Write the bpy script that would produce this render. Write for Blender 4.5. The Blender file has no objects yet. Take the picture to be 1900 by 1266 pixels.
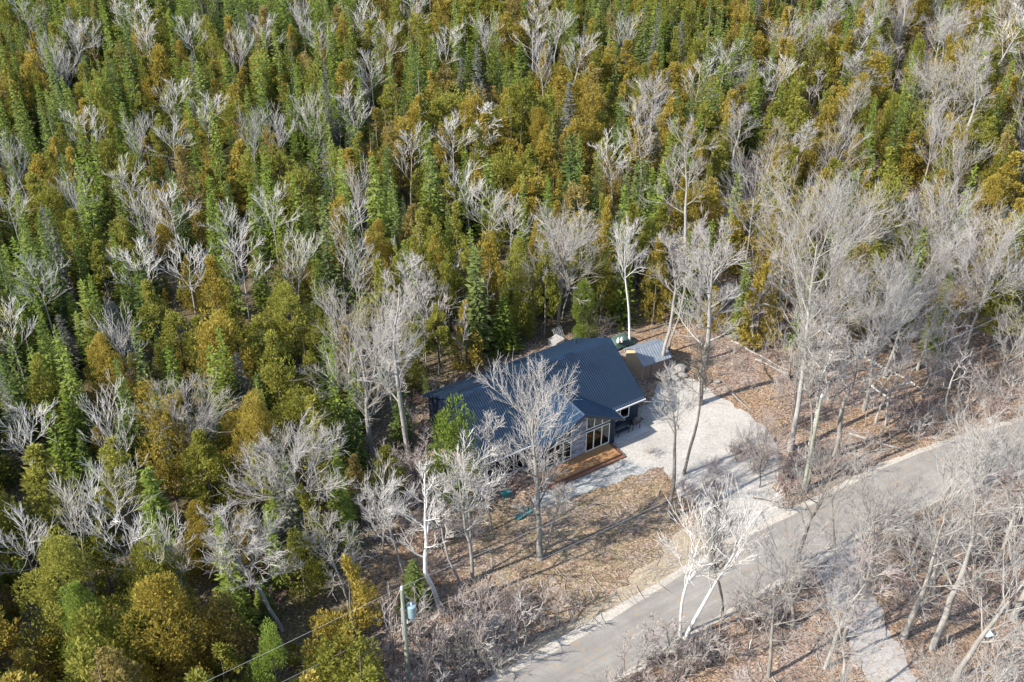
import bpy, bmesh, math, random
import numpy as np
from mathutils import Vector, Matrix, noise

# ------------------------------------------------------------------ camera, sky, sun
FPX = 2100.0; PITCH = math.radians(34.5); CAMH = 63.0
scene = bpy.context.scene
COL = scene.collection
cam_d = bpy.data.cameras.new('camera'); cam = bpy.data.objects.new('camera', cam_d); COL.objects.link(cam)
cam.location = (0, 0, CAMH); cam.rotation_euler = (math.radians(90) - PITCH, 0, 0)
cam_d.sensor_width = 36; cam_d.lens = 36 * FPX / 1900.0; cam_d.clip_end = 3000; cam_d.clip_start = 1
scene.camera = cam
SUN_EL = math.radians(38); SHADOW_AZ = math.radians(29)      # direction in which shadows fall, from +X towards +Y
w = bpy.data.worlds.new('World'); scene.world = w; w.use_nodes = True
nt = w.node_tree; bg = nt.nodes['Background']
sky = nt.nodes.new('ShaderNodeTexSky'); sky.sky_type = 'NISHITA'; sky.sun_disc = False
sky.sun_elevation = SUN_EL
sdir = Vector((-math.cos(SHADOW_AZ), -math.sin(SHADOW_AZ), 0))
sky.sun_rotation = math.atan2(sdir.x, sdir.y)
nt.links.new(sky.outputs[0], bg.inputs[0]); bg.inputs[1].default_value = 0.15
sd = bpy.data.lights.new('sun', 'SUN'); sd.energy = 4.6; sd.angle = math.radians(0.5); sd.color = (1.0, 0.93, 0.83)
sun = bpy.data.objects.new('sun', sd); COL.objects.link(sun)
to_sun = Vector((sdir.x * math.cos(SUN_EL), sdir.y * math.cos(SUN_EL), math.sin(SUN_EL)))
sun.rotation_euler = to_sun.to_track_quat('Z', 'Y').to_euler(); sun.location = (-60, -40, 90)
scene.view_settings.view_transform = 'Standard'; scene.view_settings.look = 'None'
scene.view_settings.exposure = 1.45; scene.view_settings.gamma = 1
scene.cycles.max_bounces = 6; scene.cycles.diffuse_bounces = 3; scene.cycles.glossy_bounces = 2
scene.cycles.transmission_bounces = 3; scene.cycles.transparent_max_bounces = 8

R = random.Random(11)
rng = np.random.default_rng(5)

# ------------------------------------------------------------------ survey helpers: map between ground and photo pixels
def P(px, py, z=0.0):
    x = (px - 950) / FPX; y = -(py - 633) / FPX
    d = (x, math.cos(PITCH) + y * math.sin(PITCH), -math.sin(PITCH) + y * math.cos(PITCH))
    t = (z - CAMH) / d[2]
    return Vector((d[0] * t, d[1] * t, z))
def Q(x, y, z=0.0):
    Z = z - CAMH
    zc = y * math.cos(PITCH) - Z * math.sin(PITCH); yc = y * math.sin(PITCH) + Z * math.cos(PITCH)
    return 950 + FPX * x / zc, 633 - FPX * yc / zc, FPX / zc
def inpoly(x, y, poly):
    c = False; j = len(poly) - 1
    for i in range(len(poly)):
        xi, yi = poly[i]; xj, yj = poly[j]
        if (yi > y) != (yj > y) and x < (xj - xi) * (y - yi) / (yj - yi) + xi: c = not c
        j = i
    return c
HA = math.radians(32.5)
HU = Vector((math.cos(HA), math.sin(HA), 0)); HV = Vector((-HU.y, HU.x, 0)); HO = Vector((11.65, 78.85, 0))
def hw(x, y, z=0.0): return HO + HU * x + HV * y + Vector((0, 0, z))

# ------------------------------------------------------------------ materials
def mat(name, color=(.5, .5, .5), rough=.8, metallic=0.0, spec=.3):
    m = bpy.data.materials.new(name); m.use_nodes = True
    b = m.node_tree.nodes['Principled BSDF']
    b.inputs['Base Color'].default_value = (*color, 1); b.inputs['Roughness'].default_value = rough
    b.inputs['Metallic'].default_value = metallic; b.inputs['Specular IOR Level'].default_value = spec
    return m
class NB:
    def __init__(s, m): s.m = m; s.t = m.node_tree; s.b = s.t.nodes['Principled BSDF']
    def n(s, ty, **kw):
        o = s.t.nodes.new(ty)
        for k, v in kw.items(): setattr(o, k, v)
        return o
    def l(s, a, b): s.t.links.new(a, b)
    def coord(s, kind='Object'):
        if kind == 'World':
            return s.n('ShaderNodeNewGeometry').outputs['Position']
        return s.n('ShaderNodeTexCoord').outputs[kind]
    def mapping(s, vec, scale=(1, 1, 1), rot=(0, 0, 0)):
        o = s.n('ShaderNodeMapping'); o.inputs['Scale'].default_value = scale; o.inputs['Rotation'].default_value = rot
        s.l(vec, o.inputs['Vector']); return o.outputs[0]
    def noise(s, vec, scale, detail=4, rough=.6):
        o = s.n('ShaderNodeTexNoise'); o.inputs['Scale'].default_value = scale; o.inputs['Detail'].default_value = detail
        o.inputs['Roughness'].default_value = rough; s.l(vec, o.inputs['Vector']); return o.outputs[0]
    def voro(s, vec, scale, feature='F1'):
        o = s.n('ShaderNodeTexVoronoi'); o.inputs['Scale'].default_value = scale; o.feature = feature
        s.l(vec, o.inputs['Vector']); return o
    def ramp(s, fac, stops, interp='LINEAR'):
        o = s.n('ShaderNodeValToRGB'); cr = o.color_ramp; cr.interpolation = interp
        while len(cr.elements) < len(stops): cr.elements.new(.5)
        for e, (p, c) in zip(cr.elements, stops):
            e.position = p; e.color = (*c, 1) if len(c) == 3 else c
        s.l(fac, o.inputs[0]); return o.outputs[0]
    def mix(s, fac, a, b, mode='MIX'):
        o = s.n('ShaderNodeMix', data_type='RGBA', blend_type=mode)
        for v, i in ((fac, 0), (a, 6), (b, 7)):
            if isinstance(v, (int, float)): o.inputs[i].default_value = v
            elif isinstance(v, tuple): o.inputs[i].default_value = (*v, 1)
            else: s.l(v, o.inputs[i])
        return o.outputs[2]
    def math(s, op, a, b=0.0, clamp=False):
        o = s.n('ShaderNodeMath', operation=op); o.use_clamp = clamp
        for v, i in ((a, 0), (b, 1)):
            if isinstance(v, (int, float)): o.inputs[i].default_value = v
            else: s.l(v, o.inputs[i])
        return o.outputs[0]
    def bump(s, h, strength=.4, dist=.05):
        o = s.n('ShaderNodeBump'); o.inputs['Strength'].default_value = strength; o.inputs['Distance'].default_value = dist
        s.l(h, o.inputs['Height']); s.l(o.outputs[0], s.b.inputs['Normal'])
    def col(s, c): s.l(c, s.b.inputs['Base Color'])

def foliage_mat(name, stops, hue_var=.35, trans=.5):
    """stops: dark, mid, bright albedos, chosen by a per-spray attribute; object random shifts brightness a little"""
    m = mat(name, rough=.75, spec=.15); k = NB(m)
    at = k.n('ShaderNodeAttribute', attribute_name='tone').outputs['Fac']
    oi = k.n('ShaderNodeObjectInfo').outputs['Random']
    big = k.noise(k.coord('World'), .55, 2)
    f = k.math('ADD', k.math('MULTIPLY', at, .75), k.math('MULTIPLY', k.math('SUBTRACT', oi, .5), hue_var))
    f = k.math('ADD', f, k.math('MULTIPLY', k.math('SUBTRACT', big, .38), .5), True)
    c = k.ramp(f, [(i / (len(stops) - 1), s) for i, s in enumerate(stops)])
    k.col(c)
    tr = k.n('ShaderNodeBsdfTranslucent'); k.l(c, tr.inputs['Color'])
    mx = k.n('ShaderNodeMixShader'); mx.inputs[0].default_value = trans
    k.l(k.b.outputs[0], mx.inputs[1]); k.l(tr.outputs[0], mx.inputs[2])
    k.l(mx.outputs[0], k.t.nodes['Material Output'].inputs['Surface'])
    return m
def bark_mat(name, a, b, c=None, scale=3.0, stretch=.3):
    m = mat(name, rough=.85, spec=.15); k = NB(m)
    v = k.mapping(k.coord('Object'), (1, 1, stretch))
    n1 = k.noise(v, scale, 5); oi = k.n('ShaderNodeObjectInfo').outputs['Random']
    f = k.math('ADD', n1, k.math('MULTIPLY', k.math('SUBTRACT', oi, .5), .3), True)
    st = [(.3, a), (.65, b)] if c is None else [(.3, c), (.42, a), (.65, b)]
    k.col(k.ramp(f, st)); k.bump(n1, .5, .03); return m
M = {}
M['bark_grey'] = bark_mat('bark_grey', (0.130, 0.122, 0.108), (0.248, 0.237, 0.216))
M['bark_pale'] = bark_mat('bark_pale', (0.172, 0.165, 0.151), (0.268, 0.257, 0.240))
M['bark_birch'] = bark_mat('bark_birch', (0.411, 0.398, 0.371), (0.504, 0.491, 0.464), (0.066, 0.059, 0.053), scale=4.5, stretch=1.6)
M['bark_brown'] = bark_mat('bark_brown', (0.098, 0.075, 0.058), (0.185, 0.150, 0.121))
M['bark_dark'] = bark_mat('bark_dark', (0.058, 0.052, 0.046), (0.139, 0.127, 0.110))
M['twig_pale'] = bark_mat('twig_pale', (0.246, 0.230, 0.208), (0.340, 0.323, 0.301), scale=.6, stretch=1)
M['twig_white'] = bark_mat('twig_white', (0.325, 0.312, 0.289), (0.470, 0.452, 0.425), scale=.6, stretch=1)
M['twig_grey'] = bark_mat('twig_grey', (0.220, 0.204, 0.184), (0.334, 0.320, 0.298), scale=.6, stretch=1)
M['twig_tan'] = bark_mat('twig_tan', (0.221, 0.185, 0.165), (0.325, 0.289, 0.269), scale=.6, stretch=1)
M['twig_red'] = bark_mat('twig_red', (0.138, 0.086, 0.075), (0.248, 0.180, 0.165), scale=.6, stretch=1)
M['twig_dark'] = bark_mat('twig_dark', (0.069, 0.061, 0.052), (0.150, 0.139, 0.121), scale=.6, stretch=1)
M['cedar_olive'] = foliage_mat('cedar_olive', [(0.096, 0.103, 0.018), (0.198, 0.199, 0.035), (0.300, 0.286, 0.065)])
M['cedar_gold'] = foliage_mat('cedar_gold', [(0.138, 0.117, 0.021), (0.286, 0.222, 0.040), (0.403, 0.322, 0.079)])
M['cedar_rusty'] = foliage_mat('cedar_rusty', [(0.118, 0.096, 0.028), (0.242, 0.190, 0.060), (0.340, 0.267, 0.110)])
M['spruce_green'] = foliage_mat('spruce_green', [(0.056, 0.088, 0.014), (0.146, 0.193, 0.032), (0.252, 0.292, 0.070)])
M['spruce_dark'] = foliage_mat('spruce_dark', [(0.040, 0.067, 0.018), (0.103, 0.146, 0.036), (0.196, 0.230, 0.080)])
M['spruce_grey'] = foliage_mat('spruce_grey', [(0.068, 0.072, 0.060), (0.145, 0.149, 0.123), (0.230, 0.230, 0.196)])
M['fir_bright'] = foliage_mat('fir_bright', [(.060, .095, .014), (.150, .205, .032), (.245, .300, .068)])

def ground_mat():
    m = mat('leaf_litter', rough=.95, spec=.1); k = NB(m); p = k.coord('World')
    warp = k.noise(p, 9, 3)
    v1 = k.voro(p, 8.0); v2 = k.voro(p, 18.0)
    r1 = k.n('ShaderNodeSeparateColor'); k.l(v1.outputs['Color'], r1.inputs[0])
    r2 = k.n('ShaderNodeSeparateColor'); k.l(v2.outputs['Color'], r2.inputs[0])
    f = k.math('ADD', k.math('MULTIPLY', r1.outputs[0], .55), k.math('MULTIPLY', r2.outputs[1], .45))
    litter = k.ramp(f, [(.10, (.045, .032, .027)), (.34, (.13, .092, .074)), (.60, (.22, .165, .135)), (.82, (.31, .25, .21)), (.95, (.42, .37, .33))])
    orange = k.ramp(f, [(.12, (.05, .032, .02)), (.4, (.165, .106, .064)), (.7, (.29, .20, .128)), (.95, (.42, .34, .26))])
    pat = k.noise(p, .16, 4, .6)
    c = k.mix(k.ramp(pat, [(.42, (0, 0, 0)), (.58, (1, 1, 1))]), litter, orange)
    # dry olive grass showing through the leaves on the lawn and along the verges
    g = k.ramp(f, [(.1, (.05, .042, .02)), (.5, (.15, .122, .066)), (.9, (.30, .25, .17))])
    at = k.n('ShaderNodeAttribute', attribute_name='grass').outputs['Fac']
    gm = k.math('MULTIPLY', at, k.ramp(k.noise(p, .9, 5, .7), [(.40, (0, 0, 0)), (.62, (1, 1, 1))]))
    c = k.mix(gm, c, g)
    soil = k.ramp(f, [(.1, (.025, .024, .012)), (.6, (.08, .068, .035)), (.95, (.16, .13, .08))])
    fs = k.n('ShaderNodeAttribute', attribute_name='needles').outputs['Fac']
    c = k.mix(k.math('MULTIPLY', fs, .85), c, soil)
    c = k.mix(k.ramp(k.noise(p, .7, 4), [(.35, (.65, .65, .65)), (.65, (.0, .0, .0))]), c, k.mix(.5, c, (.06, .045, .03)))
    k.col(c); k.bump(k.math('ADD', f, warp), .45, .06); return m
def gravel_mat(name, a, b, leaf=.1, scale=14):
    m = mat(name, rough=.95, spec=.15); k = NB(m); p = k.coord('World')
    v = k.voro(p, scale); s = k.n('ShaderNodeSeparateColor'); k.l(v.outputs['Color'], s.inputs[0])
    n2 = k.noise(p, .45, 6, .65); n3 = k.noise(p, 3, 5, .7)
    f = k.math('ADD', k.math('MULTIPLY', s.outputs[0], .45), k.math('MULTIPLY', k.math('ADD', n2, n3), .35))
    c = k.ramp(f, [(.2, a), (.8, b)])
    pt = k.noise(p, .22, 6, .72); c = k.mix(k.ramp(pt, [(.36, (.55, .55, .55)), (.56, (0, 0, 0))]), c, k.mix(.5, c, (.10, .09, .075)))
    lf = k.voro(p, 6); s2 = k.n('ShaderNodeSeparateColor'); k.l(lf.outputs['Color'], s2.inputs[0])
    lm = k.math('GREATER_THAN', k.math('ADD', s2.outputs[1], k.math('MULTIPLY', k.noise(p, .5, 3), .5)), 1.27 - leaf)
    c = k.mix(k.math('MULTIPLY', lm, .6), c, (.20, .14, .09))
    k.col(c); k.bump(s.outputs[0], .5, .03); return m
def asphalt_mat():
    m = mat('weathered_asphalt', rough=.9, spec=.2); k = NB(m); p = k.coord('World')
    n1 = k.noise(p, .35, 6, .65); n2 = k.noise(p, 7, 5, .8)
    al = k.noise(k.mapping(k.mapping(p, (1, 1, 1), (0, 0, -math.radians(33))), (.05, .9, 1)), 1.0, 4, .7)
    f = k.math('ADD', k.math('MULTIPLY', n1, .35), k.math('ADD', k.math('MULTIPLY', n2, .3), k.math('MULTIPLY', al, .4)))
    c = k.ramp(f, [(.36, (.120, .112, .100)), (.52, (.172, .162, .147)), (.66, (.235, .222, .202))])
    ck = k.voro(p, .55, 'DISTANCE_TO_EDGE').outputs[0]
    cr = k.math('LESS_THAN', k.math('ADD', ck, k.math('MULTIPLY', k.noise(p, 1.3, 4), .05)), .032)
    c = k.mix(k.math('MULTIPLY', cr, .25), c, (.09, .088, .085))
    sp = k.voro(p, 3.0); s2 = k.n('ShaderNodeSeparateColor'); k.l(sp.outputs['Color'], s2.inputs[0])
    c = k.mix(k.math('MULTIPLY', k.math('GREATER_THAN', s2.outputs[0], .965), .5), c, (.22, .16, .10))
    k.col(c); k.bump(n2, .25, .02); return m
M['ground'] = ground_mat()
M['drive'] = gravel_mat('pale_gravel', (0.190, 0.179, 0.158), (0.363, 0.348, 0.320), -.02)
M['path'] = gravel_mat('grey_gravel', (0.111, 0.115, 0.111), (0.311, 0.315, 0.303), -.04, 9)
M['shoulder'] = gravel_mat('gravel_shoulder', (0.212, 0.192, 0.159), (0.376, 0.351, 0.308), .02)
M['sidedrive'] = gravel_mat('old_gravel', (0.184, 0.171, 0.158), (0.305, 0.293, 0.281), .16)
M['verge'] = gravel_mat('sandy_verge', (0.154, 0.124, 0.083), (0.296, 0.255, 0.189), .16, 8)
M['asphalt'] = asphalt_mat()

def simple_noise(name, a, b, scale=6, rough=.7, metallic=0, spec=.3, vec='Object', sc=(1, 1, 1), bump=0):
    m = mat(name, rough=rough, metallic=metallic, spec=spec); k = NB(m)
    n1 = k.noise(k.mapping(k.coord(vec), sc), scale, 5); k.col(k.ramp(n1, [(.3, a), (.7, b)]))
    if bump: k.bump(n1, bump, .02)
    return m
M['roof'] = simple_noise('navy_metal_roof', (0.005, 0.016, 0.035), (0.009, 0.025, 0.053), 1.2, .45, 0, .5)
M['roof_plain'] = simple_noise('navy_sheet_roof', (0.005, 0.018, 0.040), (0.010, 0.027, 0.054), 1.2, .6, 0, .12)
M['siding'] = simple_noise('navy_siding', (0.009, 0.017, 0.034), (0.015, 0.024, 0.046), 2, .6)
M['fascia'] = mat('dark_fascia', (.02, .03, .045), .5)
M['cream'] = simple_noise('cream_trim', (0.578, 0.561, 0.493), (0.663, 0.646, 0.578), 4, .5)
M['gutter'] = mat('white_gutter', (0.434, 0.448, 0.462), .4)
def stone_mat(name, cols, sc):
    m = mat(name, rough=.9); k = NB(m); oi = k.n('ShaderNodeObjectInfo').outputs['Random']
    k.col(k.ramp(k.math('ADD', k.math('MULTIPLY', oi, .6), k.math('MULTIPLY', k.noise(k.coord('World'), sc, 5), .45)), cols)); return m
M['stone'] = stone_mat('ledge_stone', [(.15, (0.093, 0.098, 0.119)), (.5, (0.204, 0.204, 0.230)), (.85, (0.340, 0.332, 0.348))], 5)
M['boulder'] = simple_noise('pale_boulder', (0.126, 0.117, 0.104), (0.248, 0.234, 0.216), 3, .95, bump=.4)
M['deck'] = simple_noise('cedar_deck', (0.200, 0.105, 0.045), (0.310, 0.175, 0.080), 2.5, .6, sc=(1, 10, 1))
M['deck_edge'] = simple_noise('deck_edge', (.09, .045, .03), (.16, .08, .05), 3, .7)
M['concrete'] = simple_noise('pale_concrete', (0.252, 0.252, 0.252), (0.330, 0.330, 0.324), 5, .9)
M['shed_light'] = simple_noise('fresh_pine_boards', (0.326, 0.254, 0.160), (0.422, 0.344, 0.243), 3, .7, sc=(8, 8, 1))
M['shed_brown'] = simple_noise('brown_boards', (0.128, 0.090, 0.075), (0.225, 0.165, 0.135), 3, .85, sc=(8, 8, 1))
M['shed_roof'] = simple_noise('grey_metal_roof', (0.102, 0.120, 0.144), (0.168, 0.192, 0.216), 2, .45, spec=.5)
M['teal'] = simple_noise('teal_plastic', (0.022, 0.108, 0.101), (0.045, 0.165, 0.151), 2, .5)
M['tarp'] = simple_noise('green_tarp', (0.032, 0.064, 0.056), (0.059, 0.101, 0.088), 2, .6, bump=.4)
M['barrel'] = simple_noise('rusty_barrel', (.16, .12, .08), (.28, .22, .15), 4, .7)
M['white'] = mat('white_paint', (0.525, 0.525, 0.511), .5)
M['black'] = mat('black_metal', (.015, .015, .018), .45, spec=.5)
M['pallet'] = simple_noise('weathered_pallet', (.22, .21, .20), (.42, .40, .38), 5, .9)
M['pole'] = simple_noise('treated_pole', (0.144, 0.156, 0.120), (0.252, 0.258, 0.204), 3, .85, sc=(1, 1, .15))
M['transformer'] = simple_noise('transformer_paint', (.13, .18, .20), (.20, .27, .29), 2, .45)
M['porcelain'] = mat('insulator', (.5, .52, .55), .3)
M['wire'] = mat('aluminium_wire', (.24, .24, .24), .6)
M['blue'] = mat('pale_blue_plastic', (.42, .60, .78), .5)
M['moss'] = simple_noise('moss', (.05, .07, .015), (.12, .13, .03), 2, .95)
M['curtain'] = mat('teal_curtain', (.10, .38, .42), .8)
M['room_dark'] = mat('dark_room', (.012, .012, .014), .8)
M['room_brown'] = mat('brown_room', (.12, .075, .05), .8)
def glass_mat():
    m = bpy.data.materials.new('window_glass'); m.use_nodes = True; t = m.node_tree; t.nodes.clear()
    o = t.nodes.new('ShaderNodeOutputMaterial'); g = t.nodes.new('ShaderNodeBsdfGlossy'); g.inputs['Roughness'].default_value = .03
    g.inputs['Color'].default_value = (.8, .85, .88, 1)
    tr = t.nodes.new('ShaderNodeBsdfTransparent'); tr.inputs['Color'].default_value = (.75, .78, .78, 1)
    f = t.nodes.new('ShaderNodeFresnel'); f.inputs['IOR'].default_value = 1.7
    mx = t.nodes.new('ShaderNodeMixShader'); t.links.new(f.outputs[0], mx.inputs[0])
    t.links.new(tr.outputs[0], mx.inputs[1]); t.links.new(g.outputs[0], mx.inputs[2]); t.links.new(mx.outputs[0], o.inputs[0]); return m
M['glass'] = glass_mat()

# ------------------------------------------------------------------ object helpers
def link(name, me, parent=None, loc=None, rz=0.0):
    o = bpy.data.objects.new(name, me); COL.objects.link(o)
    if parent is not None: o.parent = parent
    if loc is not None: o.location = loc
    if rz: o.rotation_euler = (0, 0, rz)
    return o
def tag(o, label, cat, group=None, kind=None):
    o['label'] = label; o['category'] = cat
    if group: o['group'] = group
    if kind: o['kind'] = kind
    return o
def empty(name, loc, rz=0.0):
    o = bpy.data.objects.new(name, None); COL.objects.link(o); o.location = loc; o.rotation_euler = (0, 0, rz); o.empty_display_size = .3; return o
def mesh_np(name, verts, faces, mats, tone=None, smooth=False):
    """faces: (n,k) array with constant k"""
    me = bpy.data.meshes.new(name); verts = np.asarray(verts, dtype=np.float32); faces = np.asarray(faces, dtype=np.int32)
    n, k = faces.shape
    me.vertices.add(len(verts)); me.vertices.foreach_set('co', verts.ravel())
    me.loops.add(n * k); me.loops.foreach_set('vertex_index', faces.ravel())
    me.polygons.add(n); me.polygons.foreach_set('loop_start', np.arange(0, n * k, k, dtype=np.int32))
    me.polygons.foreach_set('loop_total', np.full(n, k, dtype=np.int32))
    if smooth: me.polygons.foreach_set('use_smooth', np.ones(n, dtype=bool))
    for m in mats: me.materials.append(m)
    if tone is not None:
        a = me.attributes.new('tone', 'FLOAT', 'FACE'); a.data.foreach_set('value', np.asarray(tone, dtype=np.float32))
    me['top'] = float(verts[:, 2].max()); me.update(calc_edges=True); return me
class MB:
    def __init__(s): s.v = []; s.f = []
    def box(s, x0, x1, y0, y1, z0, z1, M4=None):
        c = [Vector(p) for p in ((x0, y0, z0), (x1, y0, z0), (x1, y1, z0), (x0, y1, z0), (x0, y0, z1), (x1, y0, z1), (x1, y1, z1), (x0, y1, z1))]
        if M4: c = [M4 @ p for p in c]
        o = len(s.v); s.v += c
        s.f += [tuple(o + i for i in q) for q in ((0, 3, 2, 1), (4, 5, 6, 7), (0, 1, 5, 4), (1, 2, 6, 5), (2, 3, 7, 6), (3, 0, 4, 7))]; return s
    def prism(s, poly, d0, d1, axis='y'):
        """poly in the plane normal to axis: (x,z) for y, (y,z) for x, (x,y) for z"""
        def mk(p, d): return Vector((p[0], d, p[1])) if axis == 'y' else Vector((d, p[0], p[1])) if axis == 'x' else Vector((p[0], p[1], d))
        n = len(poly); o = len(s.v); s.v += [mk(p, d0) for p in poly] + [mk(p, d1) for p in poly]
        s.f += [tuple(o + i for i in range(n)), tuple(o + n + i for i in reversed(range(n)))]
        s.f += [(o + i, o + n + i, o + n + (i + 1) % n, o + (i + 1) % n) for i in range(n)]; return s
    def tube(s, pts, radii, n=6, cap=True):
        o = len(s.v); pts = [Vector(p) for p in pts]
        for i, p in enumerate(pts):
            d = (pts[min(i + 1, len(pts) - 1)] - pts[max(i - 1, 0)]).normalized()
            a = d.cross(Vector((0, 0, 1)) if abs(d.z) < .9 else Vector((1, 0, 0))).normalized(); b = d.cross(a)
            r = radii[i] if hasattr(radii, '__len__') else radii
            s.v += [p + (a * math.cos(t) + b * math.sin(t)) * r for t in (2 * math.pi * j / n for j in range(n))]
        for i in range(len(pts) - 1):
            s.f += [(o + i * n + j, o + i * n + (j + 1) % n, o + (i + 1) * n + (j + 1) % n, o + (i + 1) * n + j) for j in range(n)]
        if cap: s.f += [tuple(o + j for j in reversed(range(n))), tuple(o + (len(pts) - 1) * n + j for j in range(n))]
        return s
    def me(s, name, m):
        me = bpy.data.meshes.new(name); me.from_pydata([tuple(v) for v in s.v], [], s.f); me.materials.append(m)
        bm = bmesh.new(); bm.from_mesh(me); bmesh.ops.recalc_face_normals(bm, faces=bm.faces); bm.to_mesh(me); bm.free(); return me
    def build(s, name, m, parent=None, loc=None, rz=0.0): return link(name, s.me(name, m), parent, loc, rz)

# ------------------------------------------------------------------ ground, road, driveway
ROAD_TOP = [(830, 1316), (947, 1253), (1085, 1180), (1240, 1084), (1344, 1017), (1466, 958), (1587, 895), (1674, 854), (1790, 812), (1960, 762), (2200, 705)]
ROAD_BOT = [(2260, 775), (2000, 840), (1860, 880), (1709, 934), (1622, 975), (1535, 1024), (1434, 1080), (1334, 1142), (1250, 1192), (1160, 1245), (1040, 1320)]
SHO_TOP = [(815, 1308), (930, 1244), (1058, 1172), (1240, 1070), (1340, 1006), (1462, 948), (1583, 886), (1670, 845), (1788, 804), (1958, 755), (2198, 698)]
SHO_BOT = [(2264, 784), (2004, 849), (1864, 890), (1714, 943), (1628, 985), (1540, 1035), (1440, 1090), (1340, 1152), (1256, 1203), (1166, 1256), (1048, 1332)]
VERGE = [(905, 1235), (1040, 1165), (1130, 1108), (1170, 1072), (1228, 1030), (1262, 985), (1290, 962), (1330, 975), (1400, 960), (1440, 950), (1455, 956), (1345, 1012), (1240, 1078), (1060, 1178), (935, 1250)]
DRIVE = [(1128, 826), (1136, 790), (1180, 772), (1212, 735), (1222, 714), (1252, 703), (1284, 702), (1310, 720), (1333, 738), (1385, 764), (1416, 790), (1434, 818),
         (1452, 850), (1448, 880), (1436, 905), (1452, 930), (1476, 952), (1400, 986), (1336, 1018), (1310, 990), (1302, 958), (1286, 928), (1262, 918), (1243, 888), (1228, 866), (1190, 872), (1150, 850)]
PATH = [(1150, 848), (1190, 868), (1226, 866), (1168, 885), (1117, 905), (1068, 922), (1024, 940), (990, 944), (985, 926), (1030, 902), (1075, 884), (1120, 862)]
SIDE = [(1535, 1034), (1600, 996), (1618, 1035), (1604, 1075), (1630, 1130), (1662, 1187), (1706, 1266), (1735, 1340), (1620, 1340), (1606, 1266), (1585, 1205), (1556, 1140), (1528, 1095), (1512, 1062)]
LAWN = [(830, 1000), (905, 905), (1020, 940), (1230, 868), (1290, 930), (1300, 975), (1130, 1110), (960, 1120), (860, 1080)]
CLEAR = [(770, 775), (890, 690), (1010, 622), (1270, 622), (1330, 720), (1420, 770), (1455, 860), (1480, 940), (1340, 1010), (1240, 1070), (1060, 1165), (960, 1110), (880, 1090), (835, 1000), (850, 910)]
HOUSEZ = [(745, 960), (765, 760), (800, 700), (1000, 600), (1280, 600), (1330, 720), (1340, 1010), (1000, 1110), (830, 1120), (745, 1020)]

def sheet(name, px, z, m, jit=.18, seg=.35, label=None):
    pts = [P(x, y) for x, y in px]; out = []
    for i in range(len(pts)):
        a, b = pts[i], pts[(i + 1) % len(pts)]; n = max(1, int((b - a).length / seg))
        out += [a.lerp(b, t / n) for t in range(n)]
    vs = []
    for p in out:
        q = p + Vector((noise.noise(p * .8), noise.noise(p * .8 + Vector((50, 0, 0))), 0)) * jit * 3 + Vector((noise.noise(p * 4), noise.noise(p * 4 + Vector((9, 9, 0))), 0)) * jit
        vs.append((q.x, q.y, z))
    me = bpy.data.meshes.new(name); me.from_pydata(vs, [], [tuple(range(len(vs)))]); me.materials.append(m)
    bm = bmesh.new(); bm.from_mesh(me); bmesh.ops.recalc_face_normals(bm, faces=bm.faces)
    for f in bm.faces:
        if f.normal.z < 0: f.normal_flip()
    bmesh.ops.triangulate(bm, faces=bm.faces); bm.to_mesh(me); bm.free()
    o = link(name, me); o['kind'] = 'structure'
    if label: o['label'] = label
    return o
# density of evergreen forest at a photo position (0..1)
def polyline_x(y, pts):
    for (y0, x0), (y1, x1) in zip(pts, pts[1:]):
        if y0 <= y <= y1: return x0 + (x1 - x0) * (y - y0) / (y1 - y0)
    return pts[-1][1] if y > pts[-1][0] else pts[0][1]
EDGE = [(-60, 2100), (0, 1860), (30, 1640), (90, 1500), (160, 1400), (230, 1330), (300, 1210), (420, 1190), (560, 1180), (640, 900), (760, 760), (900, 690), (1000, 700), (1100, 700), (1266, 680), (1500, 650)]
def evergreen(px, py):
    e = polyline_x(py, EDGE)
    return 1.0 if px < e - 30 else 0.0 if px > e + 30 else .5

def make_ground():
    NX, NY = 220, 240; xs = np.linspace(-330, 330, NX); ys = np.linspace(-120, 520, NY)
    vs = []; g = []; nd = []
    for y in ys:
        for x in xs:
            px, py, s = Q(x, max(y, 20), 0)
            vs.append((x, y, 0.0))
            gr = 0.0
            if y > 20:
                if inpoly(px, py, LAWN): gr = .9
                elif inpoly(px, py, [(870, 1240), (1040, 1150), (1240, 1030), (1500, 900), (1700, 830), (1720, 850), (1240, 1080), (940, 1260)]): gr = .8
            g.append(gr); nd.append(evergreen(px, py - 30) if y > 20 else (1.0 if x < 0 else 0.0))
    i = np.arange(NX - 1)[None, :] + np.arange(NY - 1)[:, None] * NX
    f = np.stack([i, i + 1, i + NX + 1, i + NX], -1).reshape(-1, 4)
    me = mesh_np('ground', vs, f, [M['ground']])
    for nme, arr in (('grass', g), ('needles', nd)):
        a = me.attributes.new(nme, 'FLOAT', 'POINT'); a.data.foreach_set('value', np.array(arr, dtype=np.float32))
    o = link('ground', me); o['kind'] = 'structure'; o['label'] = 'forest floor and lawn covered in brown fallen leaves'
make_ground()
sheet('grass_verge', VERGE, .004, M['verge'], .22)
sheet('driveway', DRIVE, .010, M['drive'], .16, label='pale gravel driveway beside the house')
sheet('path', PATH, .016, M['path'], .12, label='grey gravel path in front of the deck')
sheet('side_driveway', SIDE, .006, M['sidedrive'], .2, label='faded gravel drive on the far side of the road')
sheet('road_shoulder', SHO_TOP + SHO_BOT, .020, M['shoulder'], .08, label='pale gravel shoulder of the road')
sheet('road', ROAD_TOP + ROAD_BOT, .026, M['asphalt'], .035, label='grey asphalt country road')

# ------------------------------------------------------------------ the house
house = empty('house', HO + Vector((0, 0, 0)), HA)
tag(house, 'dark blue bungalow with ribbed metal roof and glazed front gable', 'house')
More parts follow.
